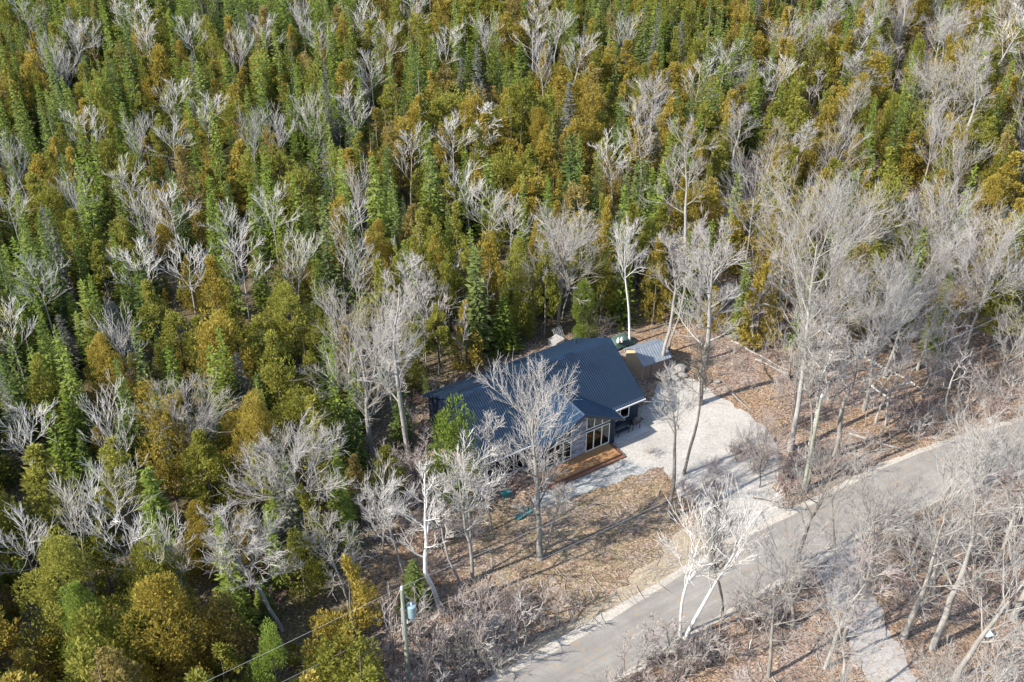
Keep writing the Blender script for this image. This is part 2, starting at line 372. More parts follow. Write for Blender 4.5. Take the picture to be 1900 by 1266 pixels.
# local frame: x along the ridge (negative = towards the left of the photo), y towards the back; front eave at y=0
XL, YB, ZE, ZR = -16.25, 10.8, 2.8, 6.0; YR = 5.4; KS = (ZR - ZE) / YR
def rib_panel(width, length, periods, rows, h=.055, step=.03, per=6):
    nx = periods * per + 1; ys = []
    for r in range(rows):
        y0 = r * length / rows; y1 = (r + 1) * length / rows
        ys += [(y0 + .002, step), (y1 - .012, 0.0)]
    vs = []
    for y, st in ys:
        for i in range(nx):
            t = (i % per) / per; b = (0, 0, .5, 1, .5, 0)[i % per] if per == 6 else 0
            vs.append((i * width / (nx - 1), y, h * (b if b > 0 else 0) * 1.0 + st))
    ny = len(ys)
    idx = np.arange(nx - 1)[None, :] + np.arange(ny - 1)[:, None] * nx
    f = np.stack([idx, idx + 1, idx + nx + 1, idx + nx], -1).reshape(-1, 4)
    return mesh_np('roof_panel', vs, f, [M['roof']], smooth=False)
# solid roof deck below the panels
slab = MB(); slab.prism([(-.0, ZE - .16), (YR, ZR - .16), (YB, ZE - .16), (YB, ZE - .02), (YR, ZR - .02), (0, ZE - .02)], XL, 0, 'x')
roof = slab.build('roof', M['fascia'], house)
LEN = math.hypot(YR, ZR - ZE); NP = 15; PW = -XL / NP
pm = rib_panel(PW, LEN, 5, 18)
for i in range(NP):
    for side in (0, 1):
        o = link('roof_panel', pm, roof)
        o.matrix_basis = (Matrix.Translation((XL + i * PW, 0, ZE)) @ Matrix.Rotation(math.atan(KS), 4, 'X')) if side == 0 else \
            (Matrix.Translation((XL + (i + 1) * PW, YB, ZE)) @ Matrix.Rotation(math.pi, 4, 'Z') @ Matrix.Rotation(math.atan(KS), 4, 'X'))
MB().prism([(YR - .2, ZR - .06), (YR, ZR + .10), (YR + .2, ZR - .06), (YR, ZR - .02)], XL - .03, .03, 'x').build('ridge_cap', M['roof'], roof)
for x0 in (XL - .04, .003):
    mb = MB(); mb.prism([(-.03, ZE - .22), (YR, ZR - .22), (YB + .03, ZE - .22), (YB + .03, ZE + .04), (YR, ZR + .04), (-.03, ZE + .04)], x0, x0 + .037, 'x')
    mb.build('verge_trim', M['roof'], roof)
MB().tube([(-6.0, 8.2, 3.9), (-6.0, 8.2, 5.0)], .07, 10).build('vent_pipe', M['fascia'], roof)
v = MB().tube([(-1.6, 8.4, 4.1), (-1.6, 8.4, 4.75)], .09, 10).tube([(-1.6, 8.4, 4.75), (-1.6, 8.4, 4.85)], .14, 10); v.build('vent_pipe', M['fascia'], roof)
mb = MB().box(XL, -11.95, -.13, -.035, ZE - .17, ZE - .05); mb.build('gutter', M['gutter'], house)
mb = MB().box(-3.35, 0, -.13, -.035, ZE - .17, ZE - .05); mb.build('gutter', M['gutter'], house)
# main walls with upright battens
def wall(name, axis, at, a0, a1, top, th=.15, holes=(), m='siding', out=-1):
    """axis 'y': wall plane at y=at running in x; top(x) height. holes (a0,a1,z0,z1). Built of rectangles between openings plus battens."""
    mb = MB(); cuts = sorted(set([a0, a1] + [h[0] for h in holes] + [h[1] for h in holes]))
    brk = [c for c in cuts]
    # insert the peak of a gable as a cut
    for c0, c1 in zip(brk, brk[1:]):
        mid = (c0 + c1) / 2; hs = [h for h in holes if h[0] <= mid <= h[1]]
        segs = []; z = 0.0
        for h in sorted(hs, key=lambda h: h[2]):
            segs.append((z, h[2], False)); z = h[3]
        segs.append((z, None, True))
        for z0, z1, last in segs:
            if last:
                n = 8; xs = [c0 + (c1 - c0) * i / n for i in range(n + 1)]
                if z < min(top(x) for x in xs) or True:
                    poly = [(c0, z0), (c1, z0)] + [(x, max(top(x), z0 + .001)) for x in reversed(xs)]
                    mb.prism(poly, at, at + th, axis)
            elif z1 > z0: mb.prism([(c0, z0), (c1, z0), (c1, z1), (c0, z1)], at, at + th, axis)
    x = a0 + .15
    while x < a1 - .05:
        hs = [h for h in holes if h[0] - .08 < x < h[1] + .08]; z = .05
        for h in sorted(hs, key=lambda h: h[2]):
            if h[2] - z > .15: mb.prism([(x - .02, z), (x + .02, z), (x + .02, h[2] - .1), (x - .02, h[2] - .1)], at + (out * .025 if out < 0 else th - .002), at + (.002 if out < 0 else th + .025), axis)
            z = h[3] + .1
        t = top(x) - .03
        if t - z > .1: mb.prism([(x - .02, z), (x + .02, z), (x + .02, t), (x - .02, t)], at + (out * .025 if out < 0 else th - .002), at + (.002 if out < 0 else th + .025), axis)
        x += .3
    return mb.build(name, M[m], house)
ztop = lambda y: (ZE - .2 + KS * (y if y < YR else YB - y))
wall('front_wall', 'y', .5, -15.8, -11.5, lambda x: 2.85, holes=[(-15.2, -12.4, .15, 2.25)])
wall('front_wall', 'y', .5, -3.9, -.4, lambda x: 2.85, holes=[(-3.3, -1.3, 1.0, 2.15)])
wall('back_wall', 'y', YB - .65, -15.8, -.4, lambda x: 2.85, out=1)
wall('gable_wall', 'x', -15.95, .5, YR, ztop); wall('gable_wall', 'x', -15.95, YR, YB - .5, ztop)
wall('gable_wall', 'x', -.4, .5, YR, ztop, out=1); wall('gable_wall', 'x', -.4, YR, YB - .5, ztop, out=1)
MB().box(-15.9, -.3, .45, YB - .45, -.02, .12).build('foundation', M['concrete'], house)

# front cross gable
GX, GZ, GY, GW, GE = -7.6, 5.0, -1.42, 4.25, 2.8      # ridge x, apex z, front of the roof, half width, eave z
GK = (GZ - GE) / GW
yb_r = (GZ - ZE) / KS                                   # where its ridge dies into the main slope
groof = empty('gable_roof', (0, 0, 0)); groof.parent = house
def groof_side(sgn):
    """a fine-ribbed slope whose ribs run down the slope; clipped by the main roof along the valley"""
    n = 46; vs = []; f = []
    y0 = GY; per = 4
    ny = 27 * per + 1
    rows = 12
    for r in range(rows + 1):
        d = GW * r / rows; zz = GZ - GK * d
        yv = max((zz - ZE) / KS, 0) + .12     # valley line
        for i in range(ny):
            y = y0 + (yb_r + .12 - y0) * i / (ny - 1)
            y = min(y, yv)
            b = .022 * max(0, math.cos(((i % per) / per - .5) * 2 * math.pi))
            vs.append((GX + sgn * d, y, zz + .03 + b))
    for r in range(rows):
        for i in range(ny - 1):
            a = r * ny + i; q = (a, a + 1, a + ny + 1, a + ny); f.append(q if sgn < 0 else q[::-1])
    me = mesh_np('roof_slope', vs, np.array(f), [M['roof_plain']]); return link('roof_slope', me, groof)
groof_side(-1); groof_side(1)
mb = MB()
for sgn in (-1, 1):   # soffit board under each slope
    xa, xb = GX, GX + sgn * GW
    pts = []
    o = len(mb.v)
    yv1 = yb_r; 
    for (x, z, y0, y1) in ((xa, GZ, GY, yb_r), (xb, GE, GY, .02)):
        for y in (y0, y1):
            for dz in (-.14, .02): mb.v.append(Vector((x, y, z + dz)))
    q = [(0, 2, 3, 1), (4, 5, 7, 6), (0, 1, 5, 4), (2, 6, 7, 3), (1, 3, 7, 5), (0, 4, 6, 2)]
    mb.f += [tuple(o + i for i in t) for t in q]
mb.build('soffit', M['fascia'], groof)
for sgn in (-1, 1):
    mb = MB(); mb.prism([(GX, GZ - .22), (GX + sgn * (GW + .03), GE - .22), (GX + sgn * (GW + .03), GE + .07), (GX, GZ + .07)], GY - .04, GY - .003)
    mb.build('verge_trim', M['roof'], groof)
MB().prism([(GX - .14, GZ + .0), (GX, GZ + .10), (GX + .14, GZ + .0)], GY - .03, yb_r).build('ridge_cap', M['roof'], groof)
MB().box(GX + GW + .005, GX + GW + .09, GY, -.14, GE - .14, GE - .03).build('gutter', M['gutter'], house)
gtop = lambda x: GZ - .17 - GK * abs(x - GX)
FW = -.85
holesL = [(-10.95, -8.45, .35, 2.5), (-10.95, -8.45, 2.72, 3.0)]
holesR = [(-6.95, -4.45, .35, 2.5), (-6.95, -4.45, 2.72, 3.0)]
# wall around the openings (upper glass follows the rake, so the wall above it is a strip only)
def gable_front():
  for side in (0, 1):
    mb = MB()
    def seg(c0, c1, z0, zf):
        n = 6; xs = [c0 + (c1 - c0) * i / n for i in range(n + 1)]
        mb.prism([(c0, z0), (c1, z0)] + [(x, max(zf(x), z0 + .002)) for x in reversed(xs)], FW, FW + .15)
    for x0, x1 in (((-11.4, -10.95), (-4.45, -3.85))[side],): seg(x0, x1, 0, gtop)
    for x0, x1 in (((-10.95, -8.45), (-6.95, -4.45))[side],):
        seg(x0, x1, 0, lambda x: .35); seg(x0, x1, 2.5, lambda x: 2.72)
        n = 6
        mb.prism([(x0 + (x1 - x0) * i / n, gtop(x0 + (x1 - x0) * i / n) - .22) for i in range(n + 1)] + [(x0 + (x1 - x0) * i / n, gtop(x0 + (x1 - x0) * i / n)) for i in reversed(range(n + 1))], FW, FW + .15)
    x = -11.3
    while x < -3.9:
        if (x < -11.0 and side == 0) or (x > -4.35 and side == 1): mb.prism([(x - .02, .1), (x + .02, .1), (x + .02, gtop(x) - .02), (x - .02, gtop(x) - .02)], FW - .025, FW + .002)
        x += .3 if x < -11.0 or x > -4.5 else .12
    mb.build('gable_front', M['siding'], house)
gable_front()
for x in (-11.4, -3.99):
    mb = MB().box(x, x + .14, FW + .152, .5, 0, 2.75)
    for k in range(4):
        yy = FW + .3 + k * .3
        mb.box(x + (-.025 if x < -5 else .139), x + (.001 if x < -5 else .165), yy - .02, yy + .02, .05, 2.7)
    mb.build('side_wall', M['siding'], house)
# centre ledgestone: individual stones
stw = empty('stone_wall', (0, 0, 0)); stw.parent = house
MB().prism([(-8.45, 0), (-6.95, 0), (-6.95, gtop(-6.95)), (GX, gtop(GX)), (-8.45, gtop(-8.45))], FW + .0, FW + .15).build('wall_core', M['fascia'], stw)
smeshes = {}
z = .02; rr = random.Random(4)
while z < 4.6:
    h = .19
    x = -8.44
    while x < -6.98:
        wd = rr.choice([.25, .34, .42, .5]); x1 = min(x + wd, -6.96)
        tl = min(gtop(x), gtop(x1)) if not (x < GX < x1) else gtop(GX)
        if z + h < tl + .02 and x1 - x > .06:
            mb = MB().box(0, x1 - x - .018, 0, .07, 0, h - .016)
            o = mb.build('stone', M['stone'], stw, (x, FW - .045 - rr.random() * .035, z))
        x = x1
    z += h
def window(name, x0, x1, z0, z1, at, cols, backs, depth=.09, top=None):
    """framed window/door unit: frame, panes, backing panels coloured as dim room or curtain behind"""
    fr = MB(); t = .075
    ztl, ztr = (z1, z1) if top is None else (top(x0), top(x1))
    f0 = at - .05
    fr.box(x0, x0 + t, f0, f0 + depth, z0, ztl); fr.box(x1 - t, x1, f0, f0 + depth, z0, ztr)
    fr.box(x0 + t, x1 - t, f0, f0 + depth, z0, z0 + t)
    fr.prism([(x0 + t, (ztl if top is None else top(x0 + t)) - t), (x1 - t, (ztr if top is None else top(x1 - t)) - t), (x1 - t, ztr if top is None else top(x1 - t)), (x0 + t, ztl if top is None else top(x0 + t))], f0, f0 + depth)
    n = cols
    for i in range(1, n):
        x = x0 + (x1 - x0) * i / n
        fr.box(x - .045, x + .045, f0 + .003, f0 + depth - .003, z0 + t, (z1 if top is None else top(x)) - t)
    w_ = fr.build(name, M['cream'], house)
    for i in range(n):
        a = x0 + (x1 - x0) * i / n + .06; b = x0 + (x1 - x0) * (i + 1) / n - .06
        za, zb = (z1 - t, z1 - t) if top is None else (top(a) - t, top(b) - t)
        MB().prism([(a, z0 + t), (b, z0 + t), (b, zb), (a, za)], f0 + .035, f0 + .043).build('pane', M['glass'], w_)
        MB().prism([(a, z0 + .02), (b, z0 + .02), (b, zb), (a, za)], at + .12, at + .135).build('backing_panel', M[backs[i % len(backs)]], w_)  # flat backing behind the glass; near-black paints in the unlit room
    return w_
window('patio_door', -6.95, -4.45, .33, 2.5, FW, 3, ['room_dark', 'room_brown', 'curtain'])
window('patio_door', -10.95, -8.45, .33, 2.5, FW, 3, ['room_dark', 'curtain', 'curtain'])
window('window', -6.95, -4.45, 2.72, 4.4, FW, 3, ['room_brown', 'room_dark', 'room_brown'], top=lambda x: gtop(x) - .2)
window('window', -10.95, -8.45, 2.72, 4.4, FW, 3, ['room_dark', 'room_brown', 'room_dark'], top=lambda x: gtop(x) - .2)
window('window', -3.3, -1.3, 1.0, 2.15, .5, 2, ['room_brown', 'room_dark'])
window('patio_door', -15.2, -12.4, .15, 2.25, .5, 3, ['room_dark', 'room_dark', 'room_brown'])

# deck in front of the gable
deck = empty('wooden_deck', hw(-8, -1.0), HA); tag(deck, 'orange brown wooden deck below the glazed gable of the house', 'deck')
mb = MB(); ny = 12; 
for i in range(ny):
    y0 = -1.65 + i * .145
    mb.box(-3.9, 3.42, y0 - .0, y0 + .135, .31, .34 + .002 * (i % 3))
o = mb.build('deck_board', M['deck'], deck); o['kind'] = 'stuff'
mb = MB().box(-3.98, 3.5, -1.72, -1.68 + .02, .06, .33).box(3.43, 3.5, -1.655, .06, .06, .33).box(-3.98, -3.91, -1.655, .06, .06, .33)
mb.build('deck_skirt', M['deck_edge'], deck)
MB().box(-3.9, 3.8, -2.02, -1.73, .02, .17).build('step', M['deck_edge'], deck)
MB().box(3.51, 3.85, -1.72, .02, .02, .17).build('step', M['deck_edge'], deck)
# slab along the right part of the front wall, barbecue and bench on it
pad = MB().box(-3.8, -.2, -1.3, .42, -.01, .13).build('patio_slab', M['concrete'], None, HO, HA); tag(pad, 'narrow concrete slab under the small front windows of the house', 'slab')
bq = empty('barbecue', hw(-1.2, -.35, .13), HA); tag(bq, 'black barbecue on the slab by the small front windows', 'barbecue')
MB().box(-.45, .45, -.25, .25, .62, .82).build('firebox', M['black'], bq)
mb = MB().prism([(-.25, .825), (.25, .825), (.22, 1.0), (.1, 1.1), (-.1, 1.1), (-.22, 1.0)], -.42, .42, 'x'); mb.build('lid', M['black'], bq)
for sx in (-.4, .36):
    for sy in (-.22, .18): MB().box(sx, sx + .04, sy, sy + .04, 0, .62).build('leg', M['black'], bq)
for sx in (-.8, .46): MB().box(sx, sx + .34, -.22, .22, .76, .8).build('side_shelf', M['black'], bq)
bn = empty('bench', hw(-2.6, -.4, .13), HA); tag(bn, 'low dark bench on the slab beside the barbecue', 'bench')
for k in range(3): MB().box(-.7, .7, -.2 + k * .14, -.08 + k * .14, .42, .45).build('slat', M['fascia'], bn)
for k in range(2): MB().box(-.7, .7, .22, .24, .6 + k * .16, .72 + k * .16).build('backrest_slat', M['fascia'], bn)
for sx in (-.6, .54):
    MB().box(sx, sx + .06, -.18, -.12, 0, .42).build('leg', M['fascia'], bn); MB().box(sx, sx + .06, .16, .215, 0, .9).build('leg', M['fascia'], bn)

# ------------------------------------------------------------------ shed
shed = empty('shed', hw(3.75, 4.95), HA - math.radians(4)); shed.scale = (.84, .92, .94); tag(shed, 'small shed with grey metal roof and pale pine gable behind the house', 'shed')
SW, SD, SE_, SR = 3.4, 3.1, 2.1, 3.0
def gz(y): return SE_ + (SR - SE_) * (1 - abs(y - SD / 2) / (SD / 2))
def boards(x, m, name='board'):
    n = 12; w_ = SD / n
    for i in range(n):
        y0 = i * w_; ya, yb_ = y0 + .006, y0 + w_ - .006
        pts = [(ya, 0), (yb_, 0), (yb_, gz(yb_) - .05), (ya, gz(ya) - .05)]
        MB().prism(pts, x, x + .05, 'x').build(name, m, gw)
gw = MB().prism([(.02, 0), (SD - .02, 0), (SD - .02, SE_ - .08), (SD / 2, SR - .12), (.02, SE_ - .08)], .052, .1, 'x').build('gable_wall', M['shed_brown'], shed)
boards(0, M['shed_light'])
gw = MB().prism([(.02, 0), (SD - .02, 0), (SD - .02, SE_ - .08), (SD / 2, SR - .12), (.02, SE_ - .08)], SW - .1, SW - .052, 'x').build('gable_wall', M['shed_brown'], shed)
boards(SW - .05, M['shed_brown'])
fw = MB().box(.06, SW - .06, .06, .1, 0, SE_ - .1).build('front_wall', M['shed_brown'], shed)
for i in range(13):
    if 4 <= i <= 7: continue
    MB().box(.06 + i * .252, .06 + i * .252 + .24, .0, .058, 0, SE_ - .1).build('board', M['shed_brown'], fw)
dr = MB().box(1.08, 2.06, -.03, .04, .05, 1.9).build('door', M['shed_brown'], shed)
for i in range(4): MB().box(1.09 + i * .24, 1.09 + i * .24 + .225, -.055, -.031, .05, 1.9).build('board', M['shed_brown'], dr)
MB().box(1.12, 1.16, -.09, -.056, .9, 1.05).build('handle', M['black'], dr)
MB().box(.06, SW - .06, SD - .1, SD - .04, 0, SE_ - .1).build('back_wall', M['shed_brown'], shed)
rf = MB().prism([(-.25, SE_ - .14 - .05), (SD / 2, SR - .02), (SD + .25, SE_ - .19), (SD + .25, SE_ - .13), (SD / 2, SR + .05), (-.25, SE_ - .13)], -.22, SW + .22, 'x').build('roof', M['shed_roof'], shed)
sl = math.hypot(SD / 2 + .25, .9 + .18); an = math.atan2(SR + .05 - (SE_ - .13), SD / 2 + .25)
sm = rib_panel((SW + .44) / 4, sl, 3, 2, .035, .004, 6); sm.materials[0] = M['shed_roof']
for i in range(4):
    for sd_ in (0, 1):
        o = link('roof_panel', sm, rf)
        o.matrix_basis = (Matrix.Translation((-.22 + i * (SW + .44) / 4, -.25, SE_ - .125)) @ Matrix.Rotation(an, 4, 'X')) if sd_ == 0 else \
            (Matrix.Translation((-.22 + (i + 1) * (SW + .44) / 4, SD + .25, SE_ - .125)) @ Matrix.Rotation(math.pi, 4, 'Z') @ Matrix.Rotation(an, 4, 'X'))
MB().prism([(SD / 2 - .15, SR + .0), (SD / 2, SR + .12), (SD / 2 + .15, SR + .0)], -.24, SW + .24, 'x').build('ridge_cap', M['shed_roof'], rf)

# things behind the house
wp = empty('tarp_covered_pile', P(1150, 640), HA); tag(wp, 'heap under a faded green tarp between the house and the shed', 'tarp')
mb = MB(); n = 14
for i in range(n):
    for j in range(8):
        x = -1.5 + 3 * i / (n - 1); y = -.8 + 1.6 * j / 7
        mb.v.append(Vector((x, y, max(.02, .95 * (1 - (x / 1.55) ** 4) * (1 - (y / .85) ** 4) + .12 * noise.noise(Vector((x * 2, y * 2, 3)))))))
mb.f = [(i * 8 + j, i * 8 + j + 1, (i + 1) * 8 + j + 1, (i + 1) * 8 + j) for i in range(n - 1) for j in range(7)]
mb.build('tarp_cover', M['tarp'], wp)
brl = empty('barrel', hw(3.0, 8.4, .0), HA); tag(brl, 'brown barrel lying between the house and the pale shed gable', 'barrel')
MB().tube([(-.9, 0, .36), (-.85, 0, .36), (.85, 0, .36), (.9, 0, .36)], [.33, .36, .36, .33], 18).build('drum', M['barrel'], brl)
for x in (-.4, .4): MB().tube([(x - .03, 0, .36), (x + .03, 0, .36)], [.375, .375], 18).build('hoop', M['black'], brl)
def blob(name, loc, r, m, seed=0, sq=(1, 1, .75), sub=2, amp=.25, parent=None):
    bm = bmesh.new(); bmesh.ops.create_icosphere(bm, subdivisions=sub, radius=1)
    for v_ in bm.verts:
        k = 1 + amp * noise.noise(v_.co * 1.6 + Vector((seed * 7.3, 0, 0)))
        v_.co = Vector((v_.co.x * sq[0], v_.co.y * sq[1], v_.co.z * sq[2])) * r * k
    me = bpy.data.meshes.new(name); bm.to_mesh(me); bm.free(); me.materials.append(m)
    return link(name, me, parent, loc)
for (px, py, h_, lab) in ((1147, 636, .85, 'white propane tank on the green tarp, the left one'), (1153, 635, .85, 'white propane tank on the green tarp, the right one')):
    t = empty('propane_tank', P(px, py, h_)); tag(t, lab, 'gas tank', 'white tanks behind the house')
    MB().tube([(0, 0, 0), (0, 0, .05), (0, 0, .33), (0, 0, .42), (0, 0, .46)], [.12, .16, .16, .1, .04], 14).build('tank_body', M['white'], t)
    MB().tube([(0, 0, .46), (0, 0, .54)], [.08, .08], 10).build('collar', M['white'], t)
ps = empty('pallet_stack', hw(.2 - 2.2, 13.6), HA + .2)
ps.location = P(1032, 640); tag(ps, 'stack of weathered grey pallets behind the roof of the house', 'pallets')
for k in range(5):
    mb_par = MB()
    for s_ in (-.55, 0, .49): mb_par.box(-.6, .6, s_, s_ + .06, k * .15, k * .15 + .09)
    pl = mb_par.build('pallet', M['pallet'], ps)
    for q in range(7): MB().box(-.6 + q * .182, -.6 + q * .182 + .105, -.56, .56, k * .15 + .091, k * .15 + .112).build('slat', M['pallet'], pl)
for k in range(2):
    fr = MB().box(-.6, .6, -.05, .0, 0, .1); 
lp = empty('leaning_pallet', P(1040, 628) ); lp.rotation_euler = (math.radians(60), 0, HA + .2); tag(lp, 'grey pallet leaning against the pallet stack behind the house', 'pallet')
MB().box(-.6, .6, 0, .06, -.09, 0).box(-.6, .6, .55, .61, -.09, 0).box(-.6, .6, 1.1, 1.16, -.09, 0).build('runner', M['pallet'], lp)
for q in range(6): MB().box(-.6 + q * .215, -.6 + q * .215 + .11, 0, 1.16, .002, .024).build('slat', M['pallet'], lp)
for i, (px, py, r_, lab) in enumerate([(1115, 626, .38, 'pale rounded rock just behind the roof peak of the house'), (1073, 622, .42, 'grey rock among the trees behind the house'),
        (1240, 690, .75, 'large pale boulder at the corner of the gravel by the shed'), (1258, 684, .8, 'large flat boulder at the edge of the leaves right of the shed'),
        (1252, 702, .5, 'small boulder nearest the gravel by the shed'), (1266, 697, .45, 'rounded boulder right of the dark hollow near the shed'), (1243, 675, .55, 'boulder furthest from the gravel beside the shed'),
        (1330, 708, .35, 'low rock in the leaves behind the gravel drive'), (868, 693, .4, 'pale rock behind the left end of the house')]):
    o = blob('boulder', P(px, py, r_ * .35), r_, M['boulder'], i, (1.1, .8, .6)); tag(o, lab, 'boulder')
tb = empty('storage_bin', P(938, 921), HA); tag(tb, 'small teal plastic bin on the leaves in front of the house', 'bin')
MB().prism([(-.3, 0), (.3, 0), (.36, .4), (-.36, .4)], -.22, .22).build('bin_body', M['teal'], tb); MB().box(-.4, .4, -.26, .26, .402, .45).build('lid', M['teal'], tb)
sl_ = empty('sled', P(973, 955), HA + .15); tag(sl_, 'long teal sled lying beside the large bare tree', 'sled')
mb = MB(); 
for i in range(9):
    x = -.85 + i * .2; up = .25 * max(0, (x - .4)) ** 1.2
    for (yy, zz) in ((-.26, .16), (-.22, .02), (.22, .02), (.26, .16)): mb.v.append(Vector((x, yy, zz + up)))
mb.f = [(i * 4 + j, i * 4 + j + 1, i * 4 + j + 5, i * 4 + j + 4) for i in range(8) for j in range(3)]; mb.build('sled_shell', M['teal'], sl_)
MB().tube([(-.85, -.27, .17), (.75, -.27, .28)], .025).build('rail', M['teal'], sl_); MB().tube([(-.85, .27, .17), (.75, .27, .28)], .025).build('rail', M['teal'], sl_)
bb = empty('utility_box', P(1831, 1184), .3); tag(bb, 'small pale blue box in the leaves at the lower right of the photo', 'box')
MB().box(-.28, .28, -.22, .22, 0, .4).build('box_body', M['black'], bb); MB().prism([(-.24, .402), (.24, .402), (.24, .47), (-.24, .43)], -.3, .3, 'x').build('lid', M['blue'], bb)
for (px, py, rz, lab) in ((1614, 1062, .5, 'white sign board leaning beside the far edge of the road'), (1391, 1206, .9, 'white marker board in the brush below the road')):
    sb = empty('marker_board', P(px, py), rz); tag(sb, lab, 'marker', 'white roadside boards')
    MB().box(-.12, .12, -.015, .015, .25, 1.0).build('board_face', M['white'], sb); MB().box(-.03, .03, .016, .06, 0, .95).build('post', M['pallet'], sb)

# ------------------------------------------------------------------ utility poles and wires
POLES = [Vector((-37.9, 29.8, 0)), Vector((-6.94, 49.81, 0)), Vector((23.96, 69.76, 0)), Vector((54.9, 89.8, 0))]
def pole(loc, lab, trans):
    p = empty('utility_pole', loc, HA); tag(p, lab, 'utility pole')
    MB().tube([(0, 0, -.3), (0, 0, 5), (0, 0, 9.8)], [.17, .14, .11], 12).build('post', M['pole'], p)
    MB().tube([(0, 0, 9.75), (0, 0, 9.85), (0, 0, 9.95), (0, 0, 10.05)], [.05, .09, .05, .07], 10).build('insulator', M['porcelain'], p)
    MB().box(.1, .2, -.03, .03, 6.86, 6.94).tube([(.2, 0, 6.84), (.2, 0, 6.98)], .05, 8).build('wire_bracket', M['porcelain'], p)
    if trans:
        tr = MB().tube([(.52, -.12, 7.15), (.52, -.12, 7.2), (.52, -.12, 8.05), (.52, -.12, 8.1)], [.22, .29, .29, .27], 20).build('transformer', M['transformer'], p)
        MB().tube([(.52, -.12, 8.105), (.52, -.12, 8.15), (.52, -.12, 8.2)], [.31, .31, .2], 20).build('lid', M['transformer'], tr)
        MB().tube([(.52, -.12, 8.2), (.52, -.12, 8.3), (.52, -.12, 8.42), (.52, -.12, 8.5)], [.06, .08, .05, .02], 10).build('bushing', M['porcelain'], tr)
        for zz in (7.4, 7.9): MB().box(.08, .3, -.08, .0, zz, zz + .06).build('bracket', M['transformer'], tr)
        MB().tube([(.52, -.12, 8.5), (.3, -.05, 9.1), (.08, 0, 9.6)], .012, 5).build('lead', M['wire'], p)
        MB().tube([(.17, -.12, 6.7), (.17, -.12, 7.0)], .05, 6).tube([(-.16, 0, 5.2), (-.15, 0, 8.2)], .02, 6).build('conduit', M['porcelain'], p)
pole(POLES[1], 'wooden utility pole carrying a grey-blue transformer at the bottom of the photo', True)
pole(POLES[2], 'second utility pole standing among bare trees right of the gravel drive', False)
def wire(z, dx, lab, r=.010):
    mb = MB(); pts = []
    for a, b in zip(POLES, POLES[1:]):
        for i in range(20 if b is not POLES[-1] else 21):
            t = i / 20; p = a.lerp(b, t); pts.append(p + Vector((dx * HU.x, dx * HU.y, z - 1.0 * 4 * t * (1 - t) * .45)))
    mb.tube(pts, r, 5); o = mb.build('power_line', M['wire']); tag(o, lab, 'wire'); return o
wire(10.04, 0, 'upper power wire tied to the tops of the poles')
wire(6.95, .2, 'lower power wire strung beneath the transformer')

# ------------------------------------------------------------------ tree meshes
def rot_about(v, axis, ang):
    c, s = math.cos(ang), math.sin(ang)
    return v * c + np.cross(axis, v) * s + axis * (np.dot(axis, v)) * (1 - c)
def nrm(v): return v / (np.linalg.norm(v) + 1e-9)
class Tubes:
    def __init__(s): s.v = []; s.f = []; s.n = 0
    def add(s, pts, rad, n):
        m = len(pts); d = np.zeros_like(pts); d[1:-1] = pts[2:] - pts[:-2]; d[0] = pts[1] - pts[0]; d[-1] = pts[-1] - pts[-2]
        d /= (np.linalg.norm(d, axis=1, keepdims=True) + 1e-9)
        ref = np.array([0., 0., 1.]) if abs(d[0, 2]) < .8 else np.array([1., 0., 0.])
        a = np.cross(d, ref); a /= (np.linalg.norm(a, axis=1, keepdims=True) + 1e-9); b = np.cross(d, a)
        t = np.arange(n) * 2 * math.pi / n
        ring = a[:, None, :] * np.cos(t)[None, :, None] + b[:, None, :] * np.sin(t)[None, :, None]
        v = pts[:, None, :] + ring * rad[:, None, None]
        i = np.arange(m - 1)[:, None] * n; j = np.arange(n)[None, :]; j2 = (j + 1) % n
        f = np.stack([i + j, i + j2, i + n + j2, i + n + j], -1).reshape(-1, 4) + s.n
        s.v.append(v.reshape(-1, 3)); s.f.append(f); s.n += m * n
    def mesh(s, name, m): return mesh_np(name, np.concatenate(s.v), np.concatenate(s.f), [m], smooth=True)
def grow(r, start, d, length, nseg, up, wob):
    pts = [start]; d = nrm(d); dirs = [d]
    for i in range(nseg):
        d = nrm(d + r.normal(0, wob, 3) + np.array([0, 0, up]))
        pts.append(pts[-1] + d * length / nseg); dirs.append(d)
    return np.array(pts), np.array(dirs)
